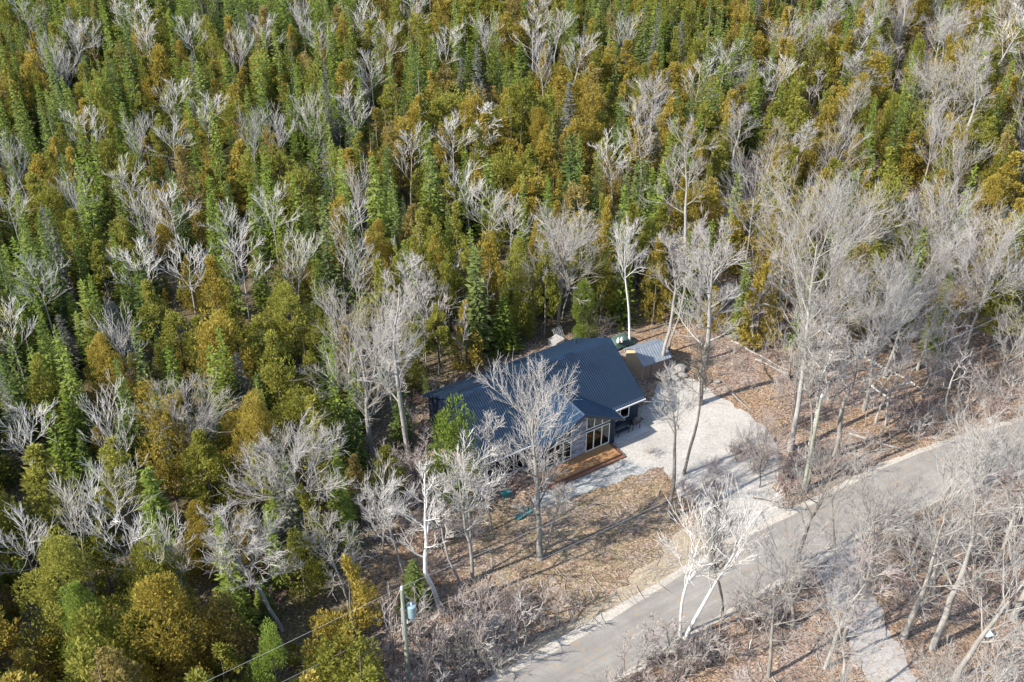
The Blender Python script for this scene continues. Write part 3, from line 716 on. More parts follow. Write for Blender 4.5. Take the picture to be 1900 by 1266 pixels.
def bare_tree(seed, H, spread, form='vase', detail=2, tw='twig_pale', bk='bark_pale', lean=(0, 0), fork=.3, thick=1.0, tr=None):
    """returns (trunk mesh, crown mesh). detail 3 hero, 2 mid, 1 light, 0 sapling"""
    r = np.random.default_rng(seed); T = Tubes(); C = Tubes()
    r0 = H * .0105 * thick
    nlimb = {3: 15, 1.5: 10, 2: 13, 1: 6, 0: 6}[detail]; n2 = {3: 9, 1.5: 7, 2: 7, 1: 6, 0: 5}[detail]; n3 = {3: 7, 1.5: 5, 2: 5, 1: 5, 0: 3}[detail]; n4 = {3: 2, 1.5: 0, 2: 1, 1: 0, 0: 0}[detail]
    tr = tr or (.0135 if detail >= 2 else .018)
    trunk_len = H * (.86 if form != 'vase' else .62)
    pts, dirs = grow(r, np.zeros(3), np.array([lean[0], lean[1], 1.]), trunk_len, 9, .05, .05 if form == 'vase' else .075)
    pts[0][2] = -.25
    tt = np.linspace(0, 1, len(pts)); rad = r0 * (1.15 - (.85 if form == 'vase' else 1.02) * tt) ; rad[0] *= 1.35
    T.add(pts, rad, 8 if detail >= 2 else 6)
    az = r.uniform(0, 6.28)
    for i in range(nlimb):
        t = fork + (1 - fork) * ((i + .5) / nlimb) ** .9 * .98
        k = t * (len(pts) - 1); k0 = int(k); p = pts[k0] + (pts[min(k0 + 1, len(pts) - 1)] - pts[k0]) * (k - k0)
        az += 2.4 + r.normal(0, .35)
        if form == 'vase': el = math.radians(r.uniform(28, 66)); L = (H - p[2]) * r.uniform(.75, 1.05) if t > .5 else spread * r.uniform(.9, 1.15); L = min(max(L, spread * .7), spread * 1.35)
        elif form == 'birch': el = math.radians(r.uniform(45, 65)); L = spread * (1.15 - .65 * (t - fork) / (1 - fork)) * r.uniform(.8, 1.15)
        else: el = math.radians(r.uniform(20, 55)); L = spread * (1.1 - .5 * (t - fork) / (1 - fork)) * r.uniform(.8, 1.2)
        d = np.array([math.cos(az) * math.cos(el), math.sin(az) * math.cos(el), math.sin(el)])
        lr = max(.42 * rad[min(k0, len(rad) - 1)]  , .018)
        lp, ld = grow(r, p, d, L, 6, .10, .085)
        (T if detail >= 1.5 else C).add(lp, lr * (1 - .8 * np.linspace(0, 1, 7)) + .004, 5 if detail >= 1.5 else 4)
        for j in range(n2):
            u = .18 + .80 * (j + r.uniform(0, .9)) / n2; kk = u * 6; q0 = min(int(kk), 5); q = lp[q0] + (lp[q0 + 1] - lp[q0]) * (kk - q0)
            ax = nrm(r.normal(0, 1, 3)); ax = nrm(ax - ld[q0] * np.dot(ax, ld[q0]))
            d2 = rot_about(ld[q0], ax, math.radians(r.uniform(25, 50))); d2[2] += .15
            L2 = L * .60 * (1.2 - .8 * u) * r.uniform(.55, 1.3)
            bp, bd = grow(r, q, d2, L2, 4, .12, .10)
            br = max(lr * .38 * (1 - .6 * u), tr * 1.1)
            C.add(bp, br * (1 - .6 * np.linspace(0, 1, 5)), 3)
            for m in range(n3):
                u3 = .15 + .85 * (m + r.uniform(0, .9)) / n3; kk = u3 * 4; q0b = min(int(kk), 3); q3 = bp[q0b] + (bp[q0b + 1] - bp[q0b]) * (kk - q0b)
                ax = nrm(r.normal(0, 1, 3)); d3 = rot_about(bd[q0b], ax, math.radians(r.uniform(20, 45))); d3[2] += .15
                L3 = max(L2 * .62 * (1.1 - .5 * u3) * r.uniform(.6, 1.3), .4)
                cp, cd = grow(r, q3, d3, L3, 2, .12, .14)
                C.add(cp, np.array([tr, tr * .8, tr * .5]), 3)
                for w_ in range(n4):
                    q4 = cp[0] + (cp[-1] - cp[0]) * r.uniform(.25, 1); ax = nrm(r.normal(0, 1, 3))
                    d4 = rot_about(cd[1], ax, math.radians(r.uniform(25, 60)))
                    dp, dd = grow(r, q4, d4, max(L3 * .55, .3), 1, .1, .15)
                    C.add(dp, np.array([tr * .7, tr * .4]), 3)
        tv = np.concatenate(T.v); cv = np.concatenate(C.v); mz = max(tv[:, 2].max(), cv[:, 2].max()); cen = cv[:, :2].mean(0)
    q = np.percentile(np.linalg.norm(cv[:, :2] - cen, axis=1), 94); fz = min(1.6, max(.7, H / mz)); fx = min(1.5, max(.6, spread / q))
    for arr in T.v + C.v:
        axis = np.array(lean)[None, :] * np.clip(arr[:, 2:3], 0, None) ; arr[:, :2] = axis * fz + (arr[:, :2] - axis) * (1 + (fx - 1) * np.clip(arr[:, 2:3] / (H * .3), 0, 1)); arr[:, 2] *= fz
    return T.mesh('trunk', M[bk]), C.mesh('crown', M[tw])
def shrub(seed, H, stems, tw):
    r = np.random.default_rng(seed); C = Tubes()
    for i in range(stems):
        az = r.uniform(0, 6.28); el = math.radians(r.uniform(45, 85)); L = H * r.uniform(.6, 1.05)
        p, d = grow(r, np.array([r.normal(0, .15), r.normal(0, .15), -.05]), np.array([math.cos(az) * math.cos(el), math.sin(az) * math.cos(el), math.sin(el)]), L, 4, .05, .12)
        C.add(p, .024 * (1 - .6 * np.linspace(0, 1, 5)), 3)
        for j in range(6):
            u = .25 + .75 * j / 6; k = min(int(u * 4), 3)
            ax = nrm(r.normal(0, 1, 3)); d2 = rot_about(d[k], ax, math.radians(r.uniform(25, 55)))
            bp, bd = grow(r, p[k] + (p[k + 1] - p[k]) * (u * 4 - k), d2, L * .38 * r.uniform(.6, 1.2), 2, .1, .15)
            C.add(bp, np.array([.017, .014, .010]), 3)
            for m in range(2):
                d3 = rot_about(bd[1], nrm(r.normal(0, 1, 3)), math.radians(40)); cp, _ = grow(r, bp[1], d3, L * .2, 1, .1, .1); C.add(cp, np.array([.013, .008]), 3)
    return C.mesh('shrub', M[tw])
def cards(centers, ups, size, r, asp=.55, face=None, loose=.45):
    """leaf-spray quads: a kite along 'ups' with a random side vector"""
    n = len(centers); side = r.normal(0, 1, (n, 3)) if face is None else np.cross(ups, face) + r.normal(0, loose, (n, 3)); side -= ups * np.sum(side * ups, 1, keepdims=True); side /= (np.linalg.norm(side, axis=1, keepdims=True) + 1e-9)
    s = size[:, None]
    v = np.stack([centers - ups * s * .5, centers + side * s * asp * .5, centers + ups * s * .6, centers - side * s * asp * .5], 1)
    return v.reshape(-1, 3), (np.arange(n)[:, None] * 4 + np.arange(4)[None, :])
def trunk_simple(H, r0, m):
    T = Tubes(); z = np.linspace(-.2, H, 6); T.add(np.stack([np.sin(z) * .04, np.cos(z * 1.3) * .04, z], 1), r0 * (1.1 - np.linspace(0, 1, 6)), 6); return T.mesh('trunk', m)
def cedar(seed, H, W, n=1500, base=.12, pointy=1.0, size=(.14, .29)):
    """dense crown of upright fan sprays gathered in lumps"""
    r = np.random.default_rng(seed); K = 46
    zc = base + (1 - base) * r.uniform(0, 1, K) ** 1.15; ph = r.uniform(0, 6.28, K)
    prof = lambda t: np.clip((1 - np.clip((t - base) / (1 - base), 0, 1)) ** (.45 + .35 * pointy) * 1.12, .06, 1) * np.clip(.55 + (t - base) * 3.2, 0, 1)
    if pointy < .8: prof = lambda t: np.clip(np.sin(np.clip((t - base) / (1 - base), 0, 1) ** .8 * math.pi * .9 + .2) ** .8, .08, 1) * (1 - .4 * pointy * t)
    rc = W / 2 * prof(zc) * r.uniform(.45, 1.0, K)
    cc = np.stack([np.cos(ph) * rc, np.sin(ph) * rc, zc * H * .95], 1); cr = r.uniform(.45, .95, K) * W / 5.0 * (1.1 - (.5 if pointy >= .8 else .3) * zc)
    idx = r.integers(0, K, n); dv = r.normal(0, 1, (n, 3)); dv /= np.linalg.norm(dv, axis=1, keepdims=True)
    rad = cr[idx] * r.uniform(.55, 1.0, n) ** .5
    c = cc[idx] + dv * rad[:, None] * np.array([1, 1, 1.45])
    up = dv * .8 + np.array([0, 0, .75]) + r.normal(0, .35, (n, 3)); up /= np.linalg.norm(up, axis=1, keepdims=True)
    sz = r.uniform(*size, n)
    out = dv + np.array([0, 0, .35]); v, f = cards(c, up, sz, r, .42, out, .6)
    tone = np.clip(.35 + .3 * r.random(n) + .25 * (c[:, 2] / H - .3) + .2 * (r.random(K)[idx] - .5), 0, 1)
    return mesh_np('crown', v, f, [M['cedar_olive']], tone)
def spruce(seed, H, W, tiers=26, nb=9, base=.08, droop=.25, sparse=1.0, size=.46):
    r = np.random.default_rng(seed); C = []; U = []; S = []; To = []
    for i in range(tiers):
        t = base + (1 - base) * (i / tiers) ** .95; z = H * t; L = W / 2 * (1 - t) ** .95 * r.uniform(.8, 1.12) + .1
        m = max(5, int(nb * 1.35 * (1 - .45 * t) * sparse)); a0 = r.uniform(0, 6.28)
        for j in range(m):
            a = a0 + 6.283 * j / m + r.normal(0, .15); l = L * r.uniform(.72, 1.15)
            d = np.array([math.cos(a), math.sin(a), 0]); ns = max(2, int(l / .20)); tn = r.random()
            for k in range(ns):
                u = (k + .8) / ns; pz = z - droop * l * u ** 1.4 + .12 * l * u ** 3
                sd = np.array([-d[1], d[0], 0]) * r.normal(0, .16 + .10 * l * (1 - u))
                C.append(d * l * u + sd + np.array([0, 0, pz + r.normal(0, .04)]))
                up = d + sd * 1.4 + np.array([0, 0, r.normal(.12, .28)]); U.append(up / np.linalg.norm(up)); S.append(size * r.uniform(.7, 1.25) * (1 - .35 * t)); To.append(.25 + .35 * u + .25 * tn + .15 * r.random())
    for k in range(5): C.append(np.array([0, 0, H * (.93 + .017 * k)])); U.append(np.array([0, 0, 1.])); S.append(.4); To.append(.8)
    U = np.array(U); v, f = cards(np.array(C), U, np.array(S), r, .5, np.tile(np.array([0, 0, 1.]), (len(U), 1)) + r.normal(0, .25, (len(U), 3)), .3)
    return mesh_np('crown', v, f, [M['spruce_green']], np.clip(To, 0, 1))
def set_mat(o, m):
    o.material_slots[0].link = 'OBJECT'; o.material_slots[0].material = m

TC = [cedar(100 + i, h, w_, int(n * 1.9), b, p) for i, (h, w_, n, b, p) in enumerate([(8.5, 3.2, 1900, .1, 1), (7.5, 3.6, 2000, .1, .5), (9.5, 3.0, 1900, .12, 1.5), (6.5, 3.0, 1500, .05, .9), (8, 4.2, 2400, .1, .3), (10.5, 3.4, 2200, .3, 1.0)])]
TCH = [8.5, 7.5, 9.5, 6.5, 8, 10.5]; TCW = [3.2, 3.6, 3.0, 3.0, 4.2, 3.4]
TCB = [cedar(140 + i, 10, 6.2, 15000, .05, .7, (.12, .26)) for i in range(3)]      # broad cedars near the camera
TS = [spruce(200 + i, h, w_, ti, nb, b, dr, sp) for i, (h, w_, ti, nb, b, dr, sp) in enumerate([(10.5, 2.8, 30, 9, .06, .25, 1), (9, 3.4, 26, 10, .05, .2, 1), (11.5, 2.4, 34, 8, .1, .3, 1), (7, 2.4, 22, 9, .04, .15, 1), (12, 3.6, 30, 9, .1, .3, .9), (9.5, 1.9, 30, 7, .08, .25, 1), (11, 2.2, 34, 7, .12, .35, .8), (8, 3.0, 22, 8, .05, .1, .75)])]
TSH = [10.5, 9, 11.5, 7, 12, 9.5, 11, 8]; TSW = [2.8, 3.4, 2.4, 2.4, 3.6, 1.9, 2.2, 3.0]
TRK = trunk_simple(9, .11, M['bark_dark'])
# bare forest trees seen from above
TB = [bare_tree(300 + i, h, s, fm, 1.5, 'twig_white', 'bark_pale', ln, fk, .78, .0135) for i, (h, s, fm, fk, ln) in enumerate([
    (11, 2.8, 'vase', .38, (0, 0)), (12, 2.4, 'birch', .35, (.05, 0)), (10.5, 3.2, 'spread', .4, (0, .08)), (12, 3.0, 'vase', .5, (-.06, 0)), (9, 2.1, 'birch', .3, (.1, .05)), (11, 3.4, 'spread', .5, (-.1, 0)), (12.5, 2.2, 'vase', .55, (.04, -.06)), (10, 2.7, 'vase', .3, (.12, 0))])]
TBH = [11, 12, 10.5, 12, 9, 11, 12.5, 10]; TBW = [5.6, 4.8, 6.4, 6, 4.2, 6.8, 4.4, 5.4]
TG = [bare_tree(330 + i, h, s, fm, 2, 'twig_grey', 'bark_grey', (.04, .02), fk) for i, (h, s, fm, fk) in enumerate([
    (14, 3.0, 'vase', .42), (16, 3.4, 'spread', .45), (15, 2.6, 'birch', .5), (13, 3.2, 'vase', .35)])]
TGH = [14, 16, 15, 13]; TGW = [6, 7, 5.2, 6.4]
TY = [bare_tree(350 + i, h, s, fm, 0, tw, bk, (.05, 0), .35, .75) for i, (h, s, fm, tw, bk) in enumerate([
    (7, 1.3, 'birch', 'twig_tan', 'bark_grey'), (6, 1.4, 'spread', 'twig_grey', 'bark_grey'), (9, 1.3, 'birch', 'twig_grey', 'bark_grey'), (5, 1.3, 'vase', 'twig_tan', 'bark_brown')])]
TYH = [7, 6, 9, 5]; TYW = [2.6, 2.8, 2.6, 2.6]
TH = [shrub(370 + i, h, s, tw) for i, (h, s, tw) in enumerate([(2.6, 8, 'twig_tan'), (2.0, 10, 'twig_red'), (3.2, 8, 'twig_grey'), (1.6, 9, 'twig_tan')])]
THH = [2.6, 2.0, 3.2, 1.6]

# ------------------------------------------------------------------ single, hand-placed trees
placed = []      # (x, y, radius)
def put_tree(name, trunk, crown, loc, rz, sc, label, group=None, cat='tree', cmat=None, tmat=None, rot=None):
    e = empty(name, loc, rz); e.scale = sc if hasattr(sc, '__len__') else (sc, sc, sc)
    if rot: e.rotation_euler = rot
    tag(e, label, cat, group)
    if trunk: 
        t = link('trunk', trunk, e)
        if trunk is TRK: t.scale = (1, 1, crown['top'] * .80 / 9)
        if tmat: set_mat(t, tmat)
    c = link('crown', crown, e)
    if cmat: set_mat(c, cmat)
    return e
def height_for(bx, by, ty):
    b = P(bx, by); best = min((abs(Q(b.x, b.y, z / 10)[1] - ty), z / 10) for z in range(10, 320)); return best[1]
HERO = [
 # base px, top y, crown width px, form, bark, twig, lean(x), fork, seed, thick, label
 ((1002, 1037), 652, 175, 'vase', 'bark_grey', 'twig_pale', (-.03, 0), .28, 1, 1.0, 'large bare tree standing on the lawn in front of the blue roof'),
 ((1010, 1032), 880, 70, 'birch', 'bark_grey', 'twig_pale', (.13, .05), .4, 2, .8, 'thin leaning stem sharing the foot of the large lawn tree'),
 ((1243, 962), 690, 110, 'birch', 'bark_dark', 'twig_grey', (-.02, 0), .62, 3, .8, 'slim dark trunk between the lawn and the gravel drive'),
 ((1268, 880), 640, 80, 'birch', 'bark_dark', 'twig_dark', (.14, 0), .6, 4, .7, 'dark leaning tree beside the gravel drive'),
 ((1297, 750), 395, 175, 'spread', 'bark_grey', 'twig_pale', (.02, 0), .36, 5, 1.15, 'thick gnarled bare tree at the back edge of the gravel drive'),
 ((690, 842), 535, 235, 'vase', 'bark_pale', 'twig_pale', (-.05, 0), .26, 6, 1.3, 'broad white bare tree left of the house'),
 ((760, 850), 480, 125, 'spread', 'bark_pale', 'twig_pale', (.02, 0), .3, 7, 1.0, 'tall white bare tree touching the left end of the house'),
 ((597, 1005), 768, 260, 'spread', 'bark_grey', 'twig_pale', (-.04, 0), .38, 8, 1.3, 'wide spreading bare tree in the cedars left of the lawn'),
 ((524, 1170), 935, 190, 'spread', 'bark_pale', 'twig_pale', (-.22, 0), .4, 9, 1.0, 'leaning bare tree with tangled branches at the lower left'),
 ((648, 1130), 950, 140, 'spread', 'bark_pale', 'twig_pale', (-.1, 0), .35, 10, .9, 'crooked pale tree between the cedars and the utility pole'),
 ((375, 885), 705, 170, 'vase', 'bark_pale', 'twig_pale', (-.03, 0), .2, 11, 1.0, 'white fan shaped bare tree among the cedars west of the house'),
 ((817, 1135), 840, 110, 'birch', 'bark_birch', 'twig_grey', (-.18, .05), .4, 12, .9, 'white birch leaning left at the edge of the leafy lawn'),
 ((856, 1088), 915, 80, 'birch', 'bark_pale', 'twig_grey', (-.22, 0), .5, 13, .8, 'short pale leaning trunk beside the white birch'),
 ((757, 1080), 880, 120, 'spread', 'bark_pale', 'twig_grey', (-.2, 0), .4, 14, .8, 'thin crooked tree leaning over the dark cedars'),
 ((876, 1075), 830, 120, 'birch', 'bark_grey', 'twig_grey', (-.03, 0), .35, 15, .8, 'grey bare tree in front of the bright green conifer'),
 ((912, 985), 790, 110, 'birch', 'bark_grey', 'twig_grey', (-.03, 0), .2, 16, .6, 'fine twigged young tree at the left corner of the lawn'),
 ((1036, 612), 375, 150, 'vase', 'bark_grey', 'twig_pale', (.0, 0), .4, 17, 1.0, 'bare double tree directly behind the right half of the roof'),
 ((1168, 640), 395, 66, 'vase', 'bark_birch', 'twig_white', (.02, 0), .62, 18, .75, 'slender white birch behind the roof peak'),
 ((1223, 692), 420, 75, 'birch', 'bark_pale', 'twig_pale', (.0, 0), .6, 19, .8, 'tall pale tree in front of the shed roof'),
 ((1240, 655), 430, 70, 'birch', 'bark_grey', 'twig_pale', (.05, 0), .6, 20, .7, 'grey tree rising at the right end of the shed'),
 ((1270, 1185), 862, 190, 'vase', 'bark_birch', 'twig_white', (.24, 0), .42, 21, .75, 'forked white birch leaning over the road'),
 ((1262, 1180), 885, 140, 'vase', 'bark_birch', 'twig_white', (-.12, 0), .4, 22, .7, 'white birch leaning left across the road edge'),
 ((1466, 835), 300, 230, 'vase', 'bark_pale', 'twig_grey', (.05, 0), .38, 23, .75, 'tallest bare tree in the leafy wood right of the drive'),
 ((1494, 858), 560, 120, 'birch', 'bark_birch', 'twig_grey', (.10, 0), .5, 24, .7, 'white birch stem in the wood right of the gravel drive'),
 ((1478, 1045), 790, 150, 'vase', 'bark_dark', 'twig_grey', (.02, 0), .35, 25, 1.1, 'dark trunked tree at the road beside the driveway mouth'),
 ((1640, 700), 430, 170, 'vase', 'bark_grey', 'twig_grey', (.10, 0), .4, 26, .9, 'bare tree leaning right behind the fallen logs'),
 ((1602, 760), 480, 150, 'vase', 'bark_grey', 'twig_grey', (.08, 0), .45, 27, .9, 'grey bare tree in the middle of the right hand wood'),
 ((1790, 650), 380, 190, 'vase', 'bark_pale', 'twig_pale', (.06, 0), .4, 28, .9, 'pale bare tree near the right edge above the road'),
 ((1676, 1182), 830, 200, 'vase', 'bark_grey', 'twig_grey', (.10, 0), .3, 29, 1.1, 'forked grey tree below the road beside the gravel lane'),
 ((1728, 1203), 850, 190, 'birch', 'bark_pale', 'twig_grey', (.12, 0), .35, 30, 1.0, 'pale bare tree leaning right below the road'),
 ((1770, 1262), 900, 220, 'vase', 'bark_pale', 'twig_grey', (.16, 0), .3, 31, 1.1, 'large leaning bare tree near the pale blue box'),
 ((1880, 1150), 760, 200, 'vase', 'bark_grey', 'twig_grey', (.1, 0), .3, 32, 1.0, 'bare tree at the right edge below the road'),
 ((1425, 1255), 980, 190, 'vase', 'bark_grey', 'twig_grey', (.02, 0), .3, 33, .8, 'bare tree in the brush between the road and the gravel lane'),
 ((1530, 1240), 1010, 150, 'birch', 'bark_grey', 'twig_tan', (.08, 0), .3, 34, .8, 'thin bare tree left of the gravel lane'),
 ((1340, 1150), 920, 130, 'birch', 'bark_dark', 'twig_dark', (.05, 0), .35, 35, .6, 'thin dark tree at the lower edge of the road'),
 ((1500, 905), 640, 110, 'birch', 'bark_grey', 'twig_grey', (.1, 0), .5, 36, .7, 'young tree crossing the second utility pole'),
 ((1410, 905), 760, 120, 'vase', 'bark_dark', 'twig_tan', (.0, 0), .2, 37, .6, 'small spreading tree at the right edge of the gravel'),
 ((820, 660), 455, 110, 'birch', 'bark_pale', 'twig_pale', (.0, 0), .3, 40, .8, 'white birch in the forest behind the left end of the roof'),
 ((1255, 560), 225, 120, 'spread', 'bark_grey', 'twig_pale', (.0, 0), .5, 41, .8, 'tall bare tree at the corner of the orange cedars'),
 ((1375, 540), 250, 130, 'vase', 'bark_grey', 'twig_pale', (.0, 0), .5, 42, .8, 'tall bare tree in the upper part of the bare wood'),
 ((1600, 1108), 850, 150, 'vase', 'bark_grey', 'twig_grey', (.05, 0), .3, 44, .8, 'grey bare tree where the gravel lane meets the road'),
 ((1565, 1190), 930, 160, 'spread', 'bark_grey', 'twig_grey', (.05, 0), .3, 45, .8, 'spreading bare tree on the left bank of the gravel lane'),
 ((1845, 1060), 760, 190, 'vase', 'bark_grey', 'twig_pale', (.1, 0), .3, 46, .9, 'pale crowned tree veiling the right end of the road'),
 ((1760, 1010), 740, 170, 'vase', 'bark_grey', 'twig_grey', (.08, 0), .3, 47, .9, 'bare tree at the near edge of the right end of the road'),
 ((1690, 1040), 780, 150, 'birch', 'bark_grey', 'twig_grey', (.08, 0), .3, 48, .8, 'upright bare tree just below the bend of the road'),
 ((1560, 560), 330, 190, 'vase', 'bark_grey', 'twig_pale', (.05, 0), .4, 49, .9, 'broad bare tree behind the tallest one in the right wood'),
 ((1690, 560), 330, 170, 'vase', 'bark_grey', 'twig_grey', (.08, 0), .4, 50, .9, 'broad grey tree left of the round golden cedar'),
 ((1440, 620), 350, 140, 'vase', 'bark_grey', 'twig_grey', (.03, 0), .4, 51, .8, 'grey bare tree between the drive and the orange cedars'),
 ((1820, 900), 640, 180, 'vase', 'bark_grey', 'twig_tan', (.05, 0), .2, 43, .7, 'fine twigged tree arching over the road at the right'),
]
for (bp, ty, wpx, form, bk, tw, lean, fork, seed, thick, lab) in HERO:
    b = P(*bp); Hh = height_for(bp[0], bp[1], ty); s = Q(b.x, b.y, Hh * .7)[2]
    spread = wpx / s / 2 / (1.15 if form == 'spread' else 1.05)
    det = 3 if wpx > 140 and not (bp[1] > 880 and bp[0] > 1350) else 2
    if seed in (21, 22, 12, 13): det = 1.5
    tm, cm = bare_tree(seed * 17 + 3, Hh, spread, form, det, tw, bk, lean, fork, thick)
    put_tree('birch_tree' if bk == 'bark_birch' else 'bare_tree', tm, cm, b, 0, 1, lab)
    placed.append((b.x, b.y, 1.2 if bp[1] > 600 else 1.0))

def crown_to_base(cx, cy, h, f=.65):
    p = P(cx, cy, h * f); return Vector((p.x, p.y, 0))
# white bare crowns that stand out of the evergreen forest: crown centre px and width px
WHITE = [(245, 245, 70), (250, 35, 85), (375, 205, 75), (460, 235, 60), (490, 62, 70), (170, 62, 50), (110, 110, 60), (140, 70, 50), (165, 230, 50), (30, 285, 70), (318, 262, 70), (245, 350, 65), (138, 345, 50),
 (75, 522, 80), (262, 480, 75), (222, 605, 50), (15, 605, 60), (30, 800, 90), (205, 775, 80), (842, 255, 75), (758, 285, 80), (665, 330, 70), (505, 390, 70), (630, 425, 90), (505, 232, 60), (425, 425, 60),
 (1065, 100, 80), (1160, 55, 60), (1345, 110, 85), (1870, 45, 110), (268, 395, 75), (320, 392, 60), (600, 68, 60), (680, 32, 70), (722, 75, 60), (657, 205, 45), (905, 50, 70), (988, 65, 70), (1030, 45, 60), (1010, 100, 60),
 (345, 495, 105), (447, 490, 95), (540, 460, 90), (15, 380, 50), (40, 990, 110), (120, 930, 90), (215, 910, 70), (235, 1000, 80), (320, 990, 80), (1000, 20, 60), (820, 80, 50), (435, 75, 50), (355, 60, 60),
 (60, 30, 60), (560, 20, 55), (770, 20, 60), (1290, 150, 55), (580, 210, 45), (690, 130, 45), (1140, 300, 80), (1060, 420, 70), (905, 390, 55), (310, 180, 50), (95, 95, 45), (945, 415, 60), (870, 900, 60),
 (660, 470, 60), (1210, 175, 45), (1440, 130, 60), (700, 905, 80), (720, 640, 60)]
MARKS = [(762, 1180, 'near the pole with the transformer'), (880, 1240, 'at the bottom edge right of the transformer pole'), (1000, 1130, 'below the leafy lawn'), (1130, 1190, 'by the lower left end of the road'), (1290, 1215, 'near the forked white birches'), (1430, 1170, 'between the road and the gravel lane'),
 (1560, 1190, 'on the left bank of the gravel lane'), (1690, 1180, 'on the right bank of the gravel lane'), (1830, 1180, 'near the pale blue box'), (1390, 850, 'beside the gravel drive'), (1500, 820, 'near the second utility pole'), (1640, 710, 'near the fallen birch log'), (1245, 670, 'near the boulders by the shed'),
 (850, 960, 'left of the leafy lawn'), (900, 640, 'behind the left half of the house'), (1060, 600, 'behind the right half of the house'), (1680, 960, 'beside the bend of the road'), (1840, 800, 'by the road at the right edge'), (1350, 640, 'in the leaves right of the shed'), (940, 900, 'at the front left of the house'),
 (760, 760, 'near the two tall white trees'), (640, 620, 'behind the broad white tree'), (1840, 360, 'around the round golden cedar'), (1600, 160, 'in the upper bare wood'), (1550, 420, 'around the tallest bare tree')]
def where(px, py):
    d, t = min(((px - a) ** 2 + (py - b) ** 2, t) for a, b, t in MARKS)
    if d < 85 ** 2: return t
    col = ['far left', 'left', 'centre left', 'centre', 'centre right', 'right', 'far right'][min(6, max(0, int(px / 272)))]
    row = ['top', 'upper', 'upper middle', 'middle', 'lower', 'bottom'][min(5, max(0, int(py / 211)))]
    return f'in the {row} {col} of the photo'
cnt = {}
for i, (cx, cy, wpx) in enumerate(WHITE):
    k = (i * 5 + i // 3) % len(TB); s = Q(*crown_to_base(cx, cy, 11)[:2], 8)[2]; wd = wpx / s; sc = 1.0 * wd / TBW[k]; sc = max(.8, min(1.7, sc)); zs = max(1.0, min(1.3, sc))
    h = TBH[k] * zs; b = crown_to_base(cx, cy, h, .72)
    lab = f'{"broad" if wpx > 75 else "medium" if wpx > 55 else "small"} white leafless tree among evergreens {where(cx, cy)}'
    put_tree('bare_tree', TB[k][0], TB[k][1], b, R.uniform(0, 6.28), (sc, sc, zs), lab, 'white bare trees: ' + where(cx, cy))
    placed.append((b.x, b.y, 1.7)); f_ = P(cx, cy + wpx * .62, 6.5); placed.append((f_.x, f_.y, 1.0))
# conspicuous conifers: top px, height m, width m, kind
CONI = [((600, 262), 11, 3.6, 'spruce_grey'), ((1057, 150), 12, 3.8, 'spruce_grey'), ((885, 85), 11, 3.2, 'spruce_grey'), ((1265, 38), 10, 3, 'spruce_grey'), ((1300, 60), 8, 2.4, 'spruce_grey'), ((672, 115), 8, 2.5, 'spruce_grey'),
 ((650, 185), 8, 2.6, 'spruce_grey'), ((205, 560), 7, 3, 'spruce_grey'), ((437, 655), 8, 4, 'spruce_grey'), ((1240, 130), 7, 2, 'spruce_grey'), ((915, 12), 12, 3, 'spruce_green'), ((965, 80), 11, 4, 'spruce_green'), ((85, 85), 12, 3.4, 'spruce_green'),
 ((770, 100), 12, 4.6, 'spruce_dark'), ((905, 290), 10, 3.6, 'spruce_green'), ((575, 210), 10, 2.4, 'spruce_dark'), ((1145, 75), 11, 3.2, 'spruce_dark'), ((1075, 250), 9, 3, 'fir_bright'), ((800, 290), 10, 4, 'spruce_dark'), ((150, 520), 10, 3.2, 'spruce_green'),
 ((405, 605), 11, 3.6, 'spruce_green'), ((388, 640), 10, 3, 'spruce_green'), ((145, 225), 10, 3, 'spruce_green'), ((210, 320), 9, 2.2, 'spruce_green'), ((165, 300), 9, 3, 'spruce_green'), ((725, 330), 10, 3.4, 'spruce_green'), ((970, 320), 10, 2.6, 'spruce_green'),
 ((470, 60), 9, 3, 'spruce_dark'), ((882, 458), 12, 4, 'spruce_dark'), ((85, 745), 9, 4, 'fir_bright'), ((270, 870), 9, 3.8, 'fir_bright'), ((925, 60), 10, 2.6, 'spruce_dark'), ((40, 425), 10, 4.6, 'spruce_green'), ((530, 60), 9, 3, 'spruce_dark'),
 ((600, 195), 9, 2, 'spruce_dark'), ((830, 375), 8, 2, 'spruce_green'), ((565, 360), 7, 2, 'fir_bright'), ((420, 340), 7, 3, 'spruce_dark'), ((255, 500), 8, 3, 'spruce_dark'), ((70, 600), 9, 3, 'spruce_green'), ((745, 165), 8, 1.8, 'spruce_dark'), ((310, 640), 8, 2.4, 'fir_bright')]
CNAME = {'spruce_grey': 'silver grey', 'spruce_green': 'yellow green', 'spruce_dark': 'dark green', 'fir_bright': 'bright green'}
for (tx, ty), h, wd, mk in CONI:
    p = P(tx, ty, h); k = R.randrange(len(TS)); sc = (wd / TSW[k], wd / TSW[k], h / TSH[k])
    put_tree('spruce_tree', TRK, TS[k], (p.x, p.y, 0), R.uniform(0, 6.28), sc, f'{"tall" if h > 9.5 else "medium height"} {"broad" if wd > 3.3 else "slender"} {CNAME[mk]} spruce {where(tx, ty + 40)}', 'standout spruces: ' + where(tx, ty + 40), cmat=M[mk])
    placed.append((p.x, p.y, 1.6))
